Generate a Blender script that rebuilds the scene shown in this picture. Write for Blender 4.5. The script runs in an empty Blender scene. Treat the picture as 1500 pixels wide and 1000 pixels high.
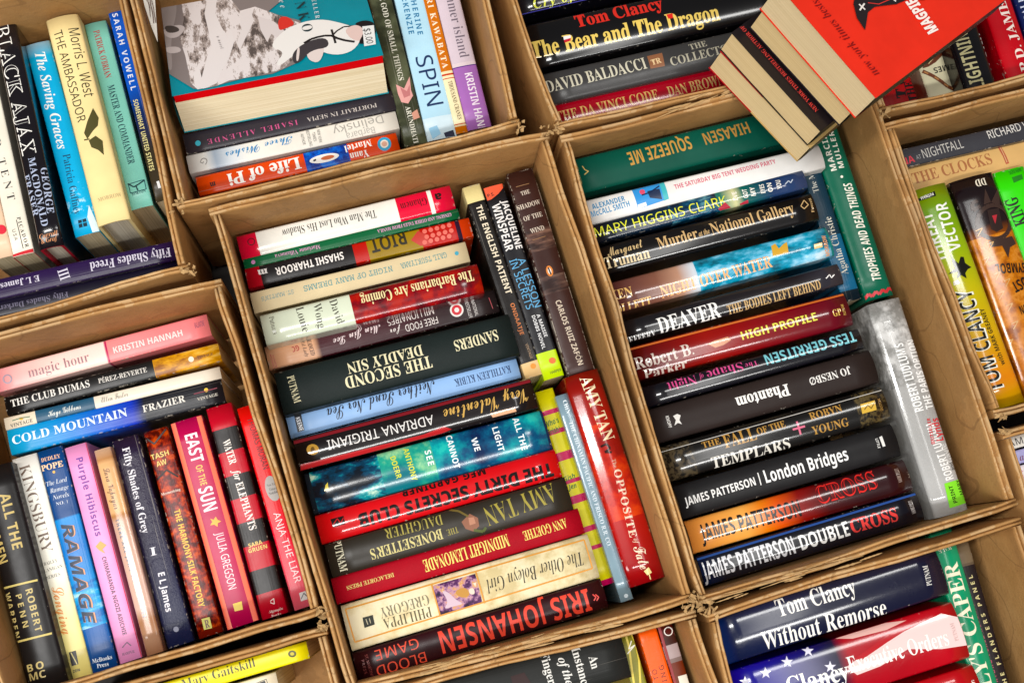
import bpy, bmesh, math, random
from mathutils import Vector, Matrix
random.seed(7)
S = bpy.context.scene
COL = S.collection

# ------------------------------------------------------------------ camera, light, exposure
F, CX, CY, H = 1750.0, 750.0, 500.0, 1.06        # focal length and centre (photo pixels), height above the box rims (m)
NAD = Vector((600 - CX, 850 - CY, F)).normalized()   # straight down, seen from the camera (x right, y down, z forward)
eZ = -NAD
a15 = math.radians(15.0)
eX = Vector((math.cos(a15), -math.sin(a15), 0)); eX.z = -(eX.x * NAD.x + eX.y * NAD.y) / NAD.z; eX.normalize()
eY = eZ.cross(eX)
if eY.y > 0: eY = -eY
cam = bpy.data.cameras.new('camera'); cam.sensor_width = 36.0; cam.lens = 36.0 * F / 1500.0
cam.clip_start = 0.02; cam.clip_end = 60
camo = bpy.data.objects.new('camera', cam); COL.objects.link(camo)
right = Vector((eX.x, eY.x, eZ.x)); up = -Vector((eX.y, eY.y, eZ.y)); back = -Vector((eX.z, eY.z, eZ.z))
M = Matrix((right, up, back)).transposed().to_4x4(); M.translation = (0, 0, H)
camo.matrix_world = M
S.camera = camo
WORLD_STRENGTH = 0.14
w = bpy.data.worlds.new('World'); S.world = w; w.use_nodes = True
bg = w.node_tree.nodes['Background']; bg.inputs[0].default_value = (1.0, 0.985, 0.96, 1); bg.inputs[1].default_value = WORLD_STRENGTH
def lamp(name, loc, sx, sy, power, color, rz=0.0, target=None):
    l = bpy.data.lights.new(name, 'AREA'); l.shape = 'RECTANGLE'; l.size = sx; l.size_y = sy; l.energy = power; l.color = color
    o = bpy.data.objects.new(name, l); COL.objects.link(o); o.location = loc
    o.rotation_euler = (0, 0, rz)
    if target is not None:
        o.rotation_euler = (Vector(target) - Vector(loc)).to_track_quat('-Z', 'Y').to_euler()
    return o
# ceiling lights of the room: two tubes over the table; then an unseen wide fill, added to brighten the stack's page faces
LC = (1.0, 0.985, 0.955)
lamp('ceiling_tube', (0.35, -0.82, 2.2), 1.7, 0.11, 31, LC)
lamp('ceiling_tube', (1.05, 0.42, 2.2), 0.8, 0.16, 11, LC)
lamp('ceiling_tube', (0.97, -0.15, 2.25), 0.16, 0.9, 4, LC)
lamp('ceiling_tube', (-0.75, 0.22, 2.2), 1.3, 0.11, 41, LC)
lamp('added_fill', (-1.7, -0.9, 1.9), 0.9, 0.9, 42, LC, target=(0.3, 0.2, 0))
S.view_settings.view_transform = 'Standard'; S.view_settings.look = 'None'; S.view_settings.exposure = -0.2; S.view_settings.gamma = 1.0
S.view_settings.use_curve_mapping = False
S.cycles.max_bounces = 6; S.cycles.use_denoising = True
FLOOR = -0.21

def P(px, py, z):
    """The point at height z that stands where the photograph shows pixel (px, py)."""
    d = Vector(((px - CX) / F, (py - CY) / F, 1.0))
    v = Vector((eX.dot(d), eY.dot(d), eZ.dot(d)))
    t = (z - H) / v.z
    return Vector((v.x * t, v.y * t, z))

# ------------------------------------------------------------------ materials
def lin(h):
    if not isinstance(h, str): return h
    h = h.lstrip('#')
    if len(h) == 3: h = ''.join(c + c for c in h)
    r = [int(h[i:i + 2], 16) / 255 for i in (0, 2, 4)]
    return tuple(c / 12.92 if c <= 0.04045 else ((c + 0.055) / 1.055) ** 2.4 for c in r) + (1.0,)

class NT:
    def __init__(s, name):
        s.m = bpy.data.materials.new(name); s.m.use_nodes = True; s.t = s.m.node_tree; s.p = s.t.nodes['Principled BSDF']
    def n(s, typ, **kw):
        x = s.t.nodes.new('ShaderNode' + typ)
        for k, v in kw.items():
            if k.startswith('i_'): x.inputs[int(k[2:]) if k[2:].isdigit() else k[2:].replace('_', ' ')].default_value = v
            else: setattr(x, k, v)
        return x
    def l(s, a, b): s.t.links.new(a, b)
    def math(s, op, a, b=None, c=None):
        x = s.n('Math', operation=op)
        for k, v in enumerate((a, b, c)):
            if v is None: continue
            if isinstance(v, (int, float)): x.inputs[k].default_value = v
            else: s.l(v, x.inputs[k])
        return x.outputs[0]
    def mix(s, f, a, b):
        x = s.n('Mix', data_type='RGBA')
        for k, v in ((0, f), (6, a), (7, b)):
            if isinstance(v, (int, float, tuple)): x.inputs[k].default_value = v
            else: s.l(v, x.inputs[k])
        return x.outputs[2]
    def ramp(s, stops, interp='LINEAR', fac=None):
        x = s.n('ValToRGB'); r = x.color_ramp; r.interpolation = interp
        while len(r.elements) < len(stops): r.elements.new(0.5)
        for e, (p, c) in zip(r.elements, stops): e.position = p; e.color = lin(c)
        if fac is not None: s.l(fac, x.inputs[0])
        return x.outputs[0]
    def noise(s, vec, scale, detail=3, rough=0.55, w=None):
        x = s.n('TexNoise'); x.inputs['Scale'].default_value = scale; x.inputs['Detail'].default_value = detail; x.inputs['Roughness'].default_value = rough
        if w is not None: x.noise_dimensions = '4D'; x.inputs['W'].default_value = w
        s.l(vec, x.inputs['Vector']); return x.outputs[0]
    def bump(s, h, strength, dist=0.001):
        x = s.n('Bump'); x.inputs['Strength'].default_value = strength; x.inputs['Distance'].default_value = dist
        s.l(h, x.inputs['Height']); s.l(x.outputs[0], s.p.inputs['Normal'])

def art_rock(t):
    tc = t.n('TexCoord'); mp = t.n('Mapping'); mp.inputs['Scale'].default_value = (1.0, 0.38, 1.0); mp.inputs['Rotation'].default_value = (0, 0, 0.9); t.l(tc.outputs['Object'], mp.inputs['Vector'])
    n = t.noise(mp.outputs[0], 85, 9, 0.75); n2 = t.noise(mp.outputs[0], 30, 4, 0.6)
    c = t.ramp([(0.0, '#ded3d1'), (0.495, '#e6dcda'), (0.505, '#ab9c96'), (0.535, '#a3948d'), (0.545, '#5a504d'), (1.0, '#544b49')], 'LINEAR', t.math('ADD', t.math('MULTIPLY', n, 0.65), t.math('MULTIPLY', n2, 0.35)))
    t.l(c, t.p.inputs['Base Color'])
def art_portrait(t):
    tc = t.n('TexCoord'); n = t.noise(tc.outputs['Object'], 130, 4, 0.6)
    c = t.ramp([(0.35, '#22102c'), (0.47, '#5a2a5e'), (0.55, '#b98aa0'), (0.62, '#c9904a'), (0.7, '#e6d6c6')], 'LINEAR', n); t.l(c, t.p.inputs['Base Color'])
ART = {'@rock': art_rock, '@portrait': art_portrait}
_mc = {}
def ink(color, rough=0.32, metal=0.0):
    k = (color, rough, metal)
    if k not in _mc:
        t = NT('ink'); t.p.inputs['Base Color'].default_value = lin('#888' if color in ART else color); t.p.inputs['Roughness'].default_value = rough
        t.p.inputs['Metallic'].default_value = metal; t.p.inputs['Specular IOR Level'].default_value = 0.12 if rough < 0.31 else (0.35 if rough < 0.4 else 0.2)
        if rough < 0.31: t.p.inputs['Coat Weight'].default_value = 0.9; t.p.inputs['Coat Roughness'].default_value = 0.11 if rough < 0.25 else 0.16
        _mc[k] = t.m
        if color in ART: ART[color](t)
    return _mc[k]

_wn = [0.0]
def cover_mat(stops, interp='CONSTANT', art=(), rough=0.3, wear=0.5, crease=0.0, cloth=False, crinkle=0.0):
    """A printed cover: colour runs along the spine (u), art areas are noise paintings over part of it, edges are scuffed."""
    t = NT('cover_print'); _wn[0] += 1.37; wv = _wn[0]
    uvn = t.n('UVMap'); sep = t.n('SeparateXYZ'); t.l(uvn.outputs[0], sep.inputs[0]); u, v = sep.outputs[0], sep.outputs[1]
    tc = t.n('TexCoord'); oc = tc.outputs['Object']
    col = t.ramp(stops, interp, u)
    for (u0, u1, scale, st) in art:
        if isinstance(scale, tuple):
            mp = t.n('Mapping'); mp.inputs['Scale'].default_value = scale[1]; t.l(oc, mp.inputs['Vector']); n = t.noise(mp.outputs[0], scale[0], 6, 0.62, wv + 3)
        else: n = t.noise(oc, scale, 6, 0.62, wv + 3)
        ac = t.ramp(st, 'LINEAR', t.math('MULTIPLY_ADD', n, 2.2, -0.6))
        d = t.math('MULTIPLY', t.math('GREATER_THAN', u, u0), t.math('LESS_THAN', u, u1))
        col = t.mix(d, col, ac)
    # faint mottling of the print
    big = t.noise(oc, 22, 3, 0.6, wv)
    hsv = t.n('HueSaturation'); t.l(col, hsv.inputs['Color']); t.l(t.math('MULTIPLY_ADD', big, 0.44, 0.8), hsv.inputs['Value']); hsv.inputs['Saturation'].default_value = 1.13; col = hsv.outputs[0]
    if wear > 0:
        fine = t.noise(oc, 230, 5, 0.75, wv + 9)
        ed = t.math('ABSOLUTE', t.math('MULTIPLY_ADD', v, 2.0, -1.0))
        eu = t.math('ABSOLUTE', t.math('MULTIPLY_ADD', u, 2.0, -1.0))
        m1 = t.math('MULTIPLY', t.math('GREATER_THAN', ed, 0.93), t.math('LESS_THAN', ed, 1.02))
        m2 = t.math('GREATER_THAN', eu, 0.988)
        m = t.math('MULTIPLY', t.math('MAXIMUM', m1, m2), t.math('GREATER_THAN', t.math('ADD', fine, t.math('MULTIPLY', big, 0.35)), 0.84 - 0.10 * wear))
        col = t.mix(t.math('MULTIPLY', m, 0.6), col, lin('#c0b7a8'))
    hgt = t.noise(oc, 30, 2, 0.5, wv + 2)
    if crease > 0:
        mp = t.n('Mapping'); mp.inputs['Scale'].default_value = (6, 700, 1); t.l(oc, mp.inputs['Vector'])
        cr = t.noise(mp.outputs[0], 1.0, 2, 0.5, wv + 5)
        cm = t.math('GREATER_THAN', cr, 0.73 - 0.05 * crease)
        col = t.mix(t.math('MULTIPLY', cm, 0.22 * crease), col, lin('#cfc6b8'))
        hgt = t.math('SUBTRACT', hgt, t.math('MULTIPLY', cr, 0.25))
    if cloth:
        hgt = t.math('ADD', hgt, t.math('MULTIPLY', t.noise(oc, 1500, 2), 0.35))
        col = t.mix(t.math('MULTIPLY', t.noise(oc, 900, 2), 0.25), col, lin('#000000'))
    if crinkle > 0:      # loose clear film: sharp little folds
        w1 = t.noise(oc, 60, 6, 0.7, wv + 11); hgt = t.math('ADD', hgt, t.math('MULTIPLY', t.math('ABSOLUTE', t.math('SUBTRACT', w1, 0.5)), 9.0 * crinkle))
    t.l(col, t.p.inputs['Base Color'])
    sm = t.noise(oc, 55, 4, 0.65, wv + 7)
    t.l(t.math('MULTIPLY_ADD', sm, 0.06 if rough < 0.2 else 0.16, max(0.03, rough + (0.16 if rough < 0.2 else -0.08))), t.p.inputs['Roughness'])
    t.bump(hgt, 0.35, 0.0007 if rough < 0.2 else 0.0018)
    if rough < 0.26:      # laminated or jacketed: a clear glossy film over the print
        t.p.inputs['Coat Weight'].default_value = 0.9; t.p.inputs['Coat Roughness'].default_value = 0.11 if rough < 0.2 else 0.16
    t.p.inputs['Specular IOR Level'].default_value = 0.12 if rough < 0.26 else (0.3 if rough < 0.37 else 0.14)
    return t.m

def paper_mat(color, dark, axis=1):
    t = NT('page_edges'); tc = t.n('TexCoord'); mp = t.n('Mapping')
    sc = [2.5, 2.5, 2.5]; sc[axis] = 700.0
    mp.inputs['Scale'].default_value = sc; t.l(tc.outputs['Object'], mp.inputs['Vector'])
    n = t.noise(mp.outputs[0], 1.0, 4, 0.7); b = t.noise(tc.outputs['Object'], 18, 4)
    c = t.ramp([(0.28, dark), (0.62, color)], 'LINEAR', n)
    c = t.mix(t.math('MULTIPLY', b, 0.2), c, lin(dark)); t.l(c, t.p.inputs['Base Color']); t.p.inputs['Roughness'].default_value = 0.8
    t.bump(n, 0.5, 0.0006); return t.m
PAPER = paper_mat('#d9c8a4', '#a48d64'); PAPER_W = paper_mat('#e2d8c4', '#b3a68c'); PAPER_FLAT = paper_mat('#efe2c2', '#cdb88c', 2)

def card_mat():
    t = NT('corrugated_cardboard'); tc = t.n('TexCoord'); oc = tc.outputs['Object']
    big = t.noise(oc, 7, 5, 0.6); fine = t.noise(oc, 260, 4, 0.7)
    mp = t.n('Mapping'); mp.inputs['Scale'].default_value = (18, 18, 30); t.l(oc, mp.inputs['Vector']); fib = t.noise(mp.outputs[0], 3, 5, 0.7)
    c = t.ramp([(0.3, '#8f663a'), (0.48, '#ae814c'), (0.72, '#c2965f')], 'LINEAR', t.math('ADD', t.math('MULTIPLY', big, 0.75), t.math('MULTIPLY', fib, 0.25)))
    c = t.mix(t.math('MULTIPLY', t.math('GREATER_THAN', fine, 0.63), 0.25), c, lin('#7d5a36'))
    # scuffed pale liner along the rims, water stains, crease lines from folding
    sp = t.n('SeparateXYZ'); geo = t.n('NewGeometry'); t.l(geo.outputs['Position'], sp.inputs[0])
    mid = t.noise(oc, 38, 5, 0.7); rimm = t.math('MULTIPLY', t.math('GREATER_THAN', sp.outputs[2], -0.0035), t.math('GREATER_THAN', mid, 0.5))
    c = t.mix(t.math('MULTIPLY', rimm, 0.4), c, lin('#d2b488'))
    st = t.noise(oc, 3.3, 6, 0.65, 4.2); c = t.mix(t.math('MULTIPLY', t.math('GREATER_THAN', st, 0.56), 0.22), c, lin('#7a5830'))
    c = t.mix(t.math('MULTIPLY', t.math('GREATER_THAN', mid, 0.66), 0.18), c, lin('#6f5230'))
    cn = t.noise(oc, 9, 2, 0.4, 8.8); line = t.math('LESS_THAN', t.math('ABSOLUTE', t.math('SUBTRACT', cn, 0.5)), 0.0035)
    c = t.mix(t.math('MULTIPLY', line, 0.4), c, lin('#7d5a34'))
    t.l(c, t.p.inputs['Base Color']); t.p.inputs['Roughness'].default_value = 0.62; t.p.inputs['Specular IOR Level'].default_value = 0.3
    wv = t.n('TexWave', wave_type='BANDS', bands_direction='Z'); wv.inputs['Scale'].default_value = 60; wv.inputs['Distortion'].default_value = 1.5; t.l(oc, wv.inputs['Vector'])
    h = t.math('ADD', t.math('SUBTRACT', big, t.math('MULTIPLY', line, 0.15)), t.math('ADD', t.math('MULTIPLY', fine, 0.12), t.math('MULTIPLY', wv.outputs['Fac'], 0.008)))
    t.bump(h, 0.55, 0.006); return t.m
CARD = card_mat()
CARD_TORN = NT('torn_cardboard').m
CARD_TORN.node_tree.nodes['Principled BSDF'].inputs['Base Color'].default_value = lin('#b38f5e'); CARD_TORN.node_tree.nodes['Principled BSDF'].inputs['Roughness'].default_value = 0.85

# ------------------------------------------------------------------ object helpers
def link(name, mesh, parent=None, mats=()):
    o = bpy.data.objects.new(name, mesh); COL.objects.link(o)
    for m in mats: mesh.materials.append(m)
    if parent: o.parent = parent
    return o
def thing(name, label, cat, loc, rz=0, group=None, rot=None):
    o = bpy.data.objects.new(name, None); COL.objects.link(o); o.location = loc; o.rotation_euler = rot or (0, 0, rz)
    o.empty_display_size = 0.02; o['label'] = label; o['category'] = cat
    if group: o['group'] = group
    return o
def mesh_of(verts, faces, name='mesh'):
    m = bpy.data.meshes.new(name); m.from_pydata([tuple(v) for v in verts], [], faces); m.update(); return m
def box_faces(o=0): return [(o, o+3, o+2, o+1), (o+4, o+5, o+6, o+7), (o, o+1, o+5, o+4), (o+1, o+2, o+6, o+5), (o+2, o+3, o+7, o+6), (o+3, o, o+4, o+7)]
def box_verts(x0, x1, y0, y1, z0, z1): return [(x0, y0, z0), (x1, y0, z0), (x1, y1, z0), (x0, y1, z0), (x0, y0, z1), (x1, y0, z1), (x1, y1, z1), (x0, y1, z1)]

# ------------------------------------------------------------------ lettering: text outlines turned into thin printed meshes
def mathstr(s, U):
    o = ''
    for ch in s:
        if 'A' <= ch <= 'Z': o += chr(U + ord(ch) - 65)
        elif 'a' <= ch <= 'z': o += chr(U + 26 + ord(ch) - 97)
        else: o += ch
    return o
# s sans, S bold sans, r light serif, R bold serif, i light italic serif, I bold italic serif, c script, m typewriter, H heavy sans
FONT = {'s': (0x1D5A0, 0), 'S': (0x1D5D4, 0), 'H': (0x1D5D4, 0.022), 'r': (0x1D400, -0.011), 'R': (0x1D400, 0), 'B': (0x1D400, 0.012), 'i': (0x1D468, -0.011),
        'I': (0x1D468, 0), 'c': (0x1D4D0, 0), 'm': (0x1D670, 0), 'z': (0x1D63C, 0)}
def raw_text(s, f, spacing=1.0):
    U, off = FONT[f]
    c = bpy.data.curves.new('t', 'FONT'); c.body = mathstr(s, U); c.size = 1; c.offset = off; c.space_character = spacing; c.resolution_u = 3
    o = bpy.data.objects.new('t', c); COL.objects.link(o); return o
def harvest(objs):
    bpy.context.view_layer.update(); dg = bpy.context.evaluated_depsgraph_get(); out = []
    for o in objs:
        me = bpy.data.meshes.new_from_object(o.evaluated_get(dg))
        out.append(([tuple(v.co) for v in me.vertices], [tuple(p.vertices) for p in me.polygons])); bpy.data.meshes.remove(me)
    for o in objs:
        c = o.data; bpy.data.objects.remove(o); bpy.data.curves.remove(c)
    return out
PRINTS = []      # every thing's printed items, meshed together at the end
def flush_prints():
    caps = {}
    fs = list(FONT); res = harvest([raw_text('H', f) for f in fs])
    for f, (vs, _) in zip(fs, res): caps[f] = max(v[1] for v in vs)
    jobs = []
    for pr in PRINTS:
        for it in pr['items']:
            if it[0] in 'TAM': jobs.append([it, pr])
    res = harvest([raw_text(j[0][1], j[0][2]) for j in jobs]); redo = []
    for j, r in zip(jobs, res):
        it, pr = j; a, b = pr['map'](it[4], it[5]), pr['map'](it[6], it[7]); L = (b - a).length
        hh = it[8] * pr['mm']; vs = r[0]; wn = max(v[0] for v in vs) - min(v[0] for v in vs)
        ratio = L / max(1e-6, wn * hh / caps[it[2]])
        j.append(r)
        if ratio > (1.7 if it[2] in 'zc' else 1.15) and len(it[1]) > 1: redo.append((j, 1 + (ratio / 1.06 - 1) * len(it[1]) / (len(it[1]) - 1.0)))
    res = harvest([raw_text(j[0][1], j[0][2], sp) for j, sp in redo])
    for (j, sp), r in zip(redo, res): j[2] = r
    tm = {id(j[0]): j[2] for j in jobs}
    for pr in PRINTS:
        groups = {}
        for k, it in enumerate(pr['items']):
            role = {'T': 'title_lettering', 'A': 'author_lettering', 'M': 'publisher_lettering', 'K': 'price_sticker'}.get(it[0], 'emblem_print')
            off = 0.00016 + 0.00004 * k
            vs2, fs2 = [], []
            if it[0] in 'TAM':
                vs, fs2 = tm[id(it)]; a, b = pr['map'](it[4], it[5]), pr['map'](it[6], it[7]); d = b - a; L = d.length; d /= L; n = Vector((-d.y, d.x))
                hh = it[8] * pr['mm']; cp = caps[it[2]]; x0 = min(v[0] for v in vs); wn = max(v[0] for v in vs) - x0
                for v in vs:
                    p = a + d * ((v[0] - x0) / wn * L) + n * ((v[1] - cp / 2) / cp * hh); vs2.append((p.x, p.y, off))
                color = it[3]
            elif it[0] in 'PKG':
                pts = it[2]
                if it[0] == 'G':
                    for _ in range(2): pts = [q_ for a_, b_ in zip(pts, pts[1:] + pts[:1]) for q_ in ((a_[0] * .75 + b_[0] * .25, a_[1] * .75 + b_[1] * .25), (a_[0] * .25 + b_[0] * .75, a_[1] * .25 + b_[1] * .75))]
                color = it[1]; vs2 = [(*pr['map'](*q), off) for q in pts]; fs2 = [tuple(range(len(vs2)))]
            elif it[0] == 'O':
                color = it[1]; cx, cy, rx, ry = it[2:6]; an = math.radians(it[6]) if len(it) > 6 else 0; N = 28
                for q in range(N):
                    ex, ey = rx * math.cos(q * 2 * math.pi / N), ry * math.sin(q * 2 * math.pi / N)
                    vs2.append((*pr['map'](cx + ex * math.cos(an) - ey * math.sin(an), cy + ex * math.sin(an) + ey * math.cos(an)), off))
                fs2 = [tuple(range(N))]
            elif it[0] == 'Q':
                color = it[1]; pts = [pr['map'](*q) for q in it[2]]; hw = it[3] * pr['mm'] / 2
                for q in range(len(pts) - 1):
                    d = (pts[q + 1] - pts[q]); 
                    if d.length < 1e-9: continue
                    d.normalize(); n = Vector((-d.y, d.x)) * hw; o = len(vs2)
                    vs2 += [(*(pts[q] - n), off + 1e-5 * q), (*(pts[q + 1] - n), off + 1e-5 * q), (*(pts[q + 1] + n), off + 1e-5 * q), (*(pts[q] + n), off + 1e-5 * q)]; fs2.append((o, o+1, o+2, o+3))
            g = groups.setdefault(role, ([], [], [], [])); o = len(g[0]); g[0].extend(vs2)
            if color not in g[3]: g[3].append(color)
            for f in fs2: g[1].append(tuple(o + q for q in f)); g[2].append(g[3].index(color))
        for role, (vs, fs, mi, cols) in groups.items():
            me = mesh_of(vs, fs, role); 
            for p, q in zip(me.polygons, mi): p.material_index = q
            bm = bmesh.new(); bm.from_mesh(me)
            for f in bm.faces:
                if f.normal.z < 0: f.normal_flip()
            X0, X1, Y0, Y1 = pr['clip']
            for co, no in (((X0, 0, 0), (-1, 0, 0)), ((X1, 0, 0), (1, 0, 0)), ((0, Y0, 0), (0, -1, 0)), ((0, Y1, 0), (0, 1, 0))):
                bmesh.ops.bisect_plane(bm, geom=bm.verts[:] + bm.edges[:] + bm.faces[:], plane_co=co, plane_no=no, clear_outer=True)
            for y in pr['cuts']:
                bmesh.ops.bisect_plane(bm, geom=bm.verts[:] + bm.edges[:] + bm.faces[:], plane_co=(0, y, 0), plane_no=(0, 1, 0))
            for v in bm.verts: v.co.z += pr['z'](v.co.y)
            ok = len(bm.faces) > 0
            bm.to_mesh(me); bm.free()
            if not ok: bpy.data.meshes.remove(me); continue
            for p in me.polygons: p.use_smooth = True
            zz = pr['z']; nn = []
            for v in me.vertices:
                e = 0.0004; s = (zz(v.co.y + e) - zz(v.co.y - e)) / (2 * e); q = Vector((0, -s, 1)).normalized(); nn.append(q)
            me.normals_split_custom_set_from_vertices(nn)
            link(role, me, pr['parent'], [ink(c, pr['rough']) for c in cols])

# ------------------------------------------------------------------ books standing spine up
def book(kind, x0, y0, x1, y1, t, color, label, items=(), z=None, interp='CONSTANT', art=(), rough=None, wear=None, crease=None, cloth=False,
         pages=None, group=None, board=None, W=None, crinkle=0.0):
    """A book whose spine centre line runs from photo pixel (x0,y0) to (x1,y1); t is the spine's thickness in photo pixels."""
    hc = kind == 'h'
    if z is None: z = -0.045 if hc else -0.068
    z += random.uniform(-0.001, 0.001)
    a, b = P(x0, y0, z), P(x1, y1, z); L = (b - a).length; c = (a + b) / 2; rz = math.atan2(b.y - a.y, b.x - a.x)
    mid = ((x0 + x1) / 2, (y0 + y1) / 2); dx, dy = x1 - x0, y1 - y0; q = math.hypot(dx, dy); nx, ny = dy / q, -dx / q
    T = (P(mid[0] + nx * t / 2, mid[1] + ny * t / 2, z) - P(mid[0] - nx * t / 2, mid[1] - ny * t / 2, z)).length
    mm = T / t
    W = W or (z - FLOOR - 0.0015)
    name = 'hardback_book' if hc else 'paperback_book'
    root = thing(name, label, 'book', (c.x, c.y, z - W), rz, group)
    bulge = min(0.0042, 0.11 * T) if hc else min(0.0014, 0.05 * T); sh = 0.0013 if hc else 0.0007
    def zf(y):
        s = min(1.0, abs(2 * y / T)); return W - bulge * s * s - sh * (max(0.0, s - 0.86) / 0.14) ** 2
    th, ths = (0.0026, 0.0016) if hc else (0.0005, 0.0005)
    ss = [-1, -0.95, -0.89, -0.75, -0.55, -0.3, 0, 0.3, 0.55, 0.75, 0.89, 0.95, 1]
    lo = 0.0
    outer = [(-T / 2, lo)] + [(s * T / 2, zf(s * T / 2)) for s in ss] + [(T / 2, lo)]
    inner = [(-T / 2 + th, lo)] + [(s * (T / 2 - th), zf(s * T / 2) - ths) for s in ss] + [(T / 2 - th, lo)]
    n = len(outer); NX = 10; V = []; Fc = []; UV = []
    ph = random.uniform(0, 6.28); sag = 0.0009
    for k in range(NX + 1):
        u = k / NX; x = (u - 0.5) * L
        for (y, zz) in outer: V.append((x, y, zz)); UV.append((u, min(1.2, max(-0.2, y / T + 0.5)) if zz > 0.01 else (1.2 if y > 0 else -0.2)))
        for (y, zz) in inner: V.append((x, y, zz)); UV.append((u, 2.0))
    st = 2 * n
    spine = set()
    for k in range(NX):
        o = k * st
        for i in range(n - 1):
            if 0 < i < n - 2: spine.add(len(Fc))
            Fc.append((o + i, o + i + st, o + i + 1 + st, o + i + 1))
            Fc.append((o + n + i, o + n + i + 1, o + n + i + 1 + st, o + n + i + st))
        Fc.append((o, o + n, o + n + st, o + st)); Fc.append((o + n - 1, o + n - 1 + st, o + 2 * n - 1 + st, o + 2 * n - 1))
    for i in range(n - 1):
        Fc.append((i, i + 1, n + i + 1, n + i)); o = NX * st; Fc.append((o + i, o + n + i, o + n + i + 1, o + i + 1))
    me = mesh_of(V, Fc, 'cover'); uv = me.uv_layers.new(name='UVMap')
    for lp in me.loops: uv.data[lp.index].uv = UV[lp.vertex_index]
    for k, p in enumerate(me.polygons): p.use_smooth = k in spine
    if isinstance(color, str): color = [(0.0, color), (1.0, color)]
    if rough is None: rough = 0.24 if hc else 0.33
    if wear is None: wear = 0.3 if hc else 0.7
    if crease is None: crease = 0.0 if hc else random.choice((0, 0, 0.4, 0.8))
    mats = [cover_mat(color, interp, art, rough, wear, crease, cloth, crinkle)]
    cover = link('cover', me, root, mats)
    if board:
        me.materials.append(ink(board, 0.55))
        for p in me.polygons:
            if all(UV[v][1] == 2.0 for v in p.vertices) or len({round(V[v][0], 6) for v in p.vertices}) == 1: p.material_index = 1
    ix = 0.0042 if hc else 0.0003; gp = 0.0003
    zt = W - bulge - sh - ths - (0.0015 if hc else 0.0004)
    pb = mesh_of(box_verts(-L / 2 + ix, L / 2 - ix, -T / 2 + th + gp, T / 2 - th - gp, 0.004 if hc else 0.0006, zt), box_faces(), 'page_block')
    link('page_block', pb, root, [pages or (PAPER_W if hc else PAPER)])
    cr, sr = math.cos(rz), math.sin(rz)
    def mp(px, py):
        p = P(px, py, z) - c; return Vector((p.x * cr + p.y * sr, -p.x * sr + p.y * cr))
    if items:
        PRINTS.append(dict(items=list(items), map=mp, mm=mm, parent=cover, z=zf, cuts=[s * T / 2 for s in ss[1:-1]], rough=rough + 0.05,
                           clip=(-L / 2 + 0.0003, L / 2 - 0.0003, -T / 2 + 0.0004, T / 2 - 0.0004)))
    return root

# ------------------------------------------------------------------ setting
g = mesh_of(box_verts(-3, 3, -3, 3, FLOOR - 0.05, FLOOR - 0.008), box_faces(), 'floor')
t = NT('dark_floor'); tcn = t.n('TexCoord'); t.l(t.ramp([(0.3, '#2a2623'), (0.7, '#3d3833')], 'LINEAR', t.noise(tcn.outputs['Object'], 9, 5)), t.p.inputs['Base Color']); t.p.inputs['Roughness'].default_value = 0.6
fl = link('floor', g, None, [t.m]); fl['kind'] = 'structure'

TW = 0.0078
def wall_panel(root, a, b, inn, ext, torn=()):
    """One corrugated side, folded double so that its rim is round; a, b are the outer corners at rim height, inn points inwards."""
    d = b - a; L = d.length; d.normalize(); N = max(12, int(L / 0.010)); V = []; Fc = []
    prof = [(0.0005, FLOOR + 0.004), (0.0008, -0.08), (0.0005, -0.004), (0.0010, -0.0012), (0.0023, 0.0), (0.0036, -0.0012), (0.0041, -0.004), (0.0043, -0.008),
            (0.0045, -0.0041), (0.0050, -0.0016), (0.0062, -0.0006), (0.0073, -0.0018), (TW, -0.005), (TW - 0.0004, -0.05), (TW, -0.12), (TW, FLOOR + 0.004)]
    kn = [(random.uniform(-0.0017, 0.0017), random.uniform(-0.0022, 0.0008), random.uniform(0.0002, 0.0028)) for _ in range(max(5, int(L / 0.045)))]     # soft dents between straight runs
    for k in range(N + 1):
        s = k / N * L; q_ = s / L * (len(kn) - 1); k0 = min(int(q_), len(kn) - 2); fr = q_ - k0; wob = kn[k0][0] * (1 - fr) + kn[k0 + 1][0] * fr; hz = kn[k0][1] * (1 - fr) + kn[k0 + 1][1] * fr; dp = kn[k0][2] * (1 - fr) + kn[k0 + 1][2] * fr
        dip = dp
        for (y, z) in prof:
            if y > 0.0044 and z > -0.02: z -= dip
            e = 1.0 if z > -0.03 else 0.0
            j = random.uniform(-0.0002, 0.0002) * e
            env = min(1.0, s / 0.02, (L - s) / 0.02)
            bow = -0.0015 * math.sin(math.pi * s / L) * (1 if z > -0.09 else 0.3)
            p = a + d * s + inn * (y + wob * env * e + bow * env + j) ; V.append((p.x, p.y, z + (hz + j) * e))
    n = len(prof)
    for k in range(N):
        for i in range(n - 1): Fc.append((k * n + i, k * n + i + 1, (k + 1) * n + i + 1, (k + 1) * n + i))
    Fc.append(tuple(range(n))[::-1]); Fc.append(tuple(N * n + i for i in range(n)))
    me = mesh_of(V, Fc, 'side_panel'); bm = bmesh.new(); bm.from_mesh(me); bmesh.ops.recalc_face_normals(bm, faces=bm.faces[:]); bm.to_mesh(me); bm.free()
    for p in me.polygons: p.use_smooth = len(p.vertices) == 4
    o = link('side_panel', me, root, [CARD]); o.matrix_parent_inverse = root.matrix_world.inverted()
    return o
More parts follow.
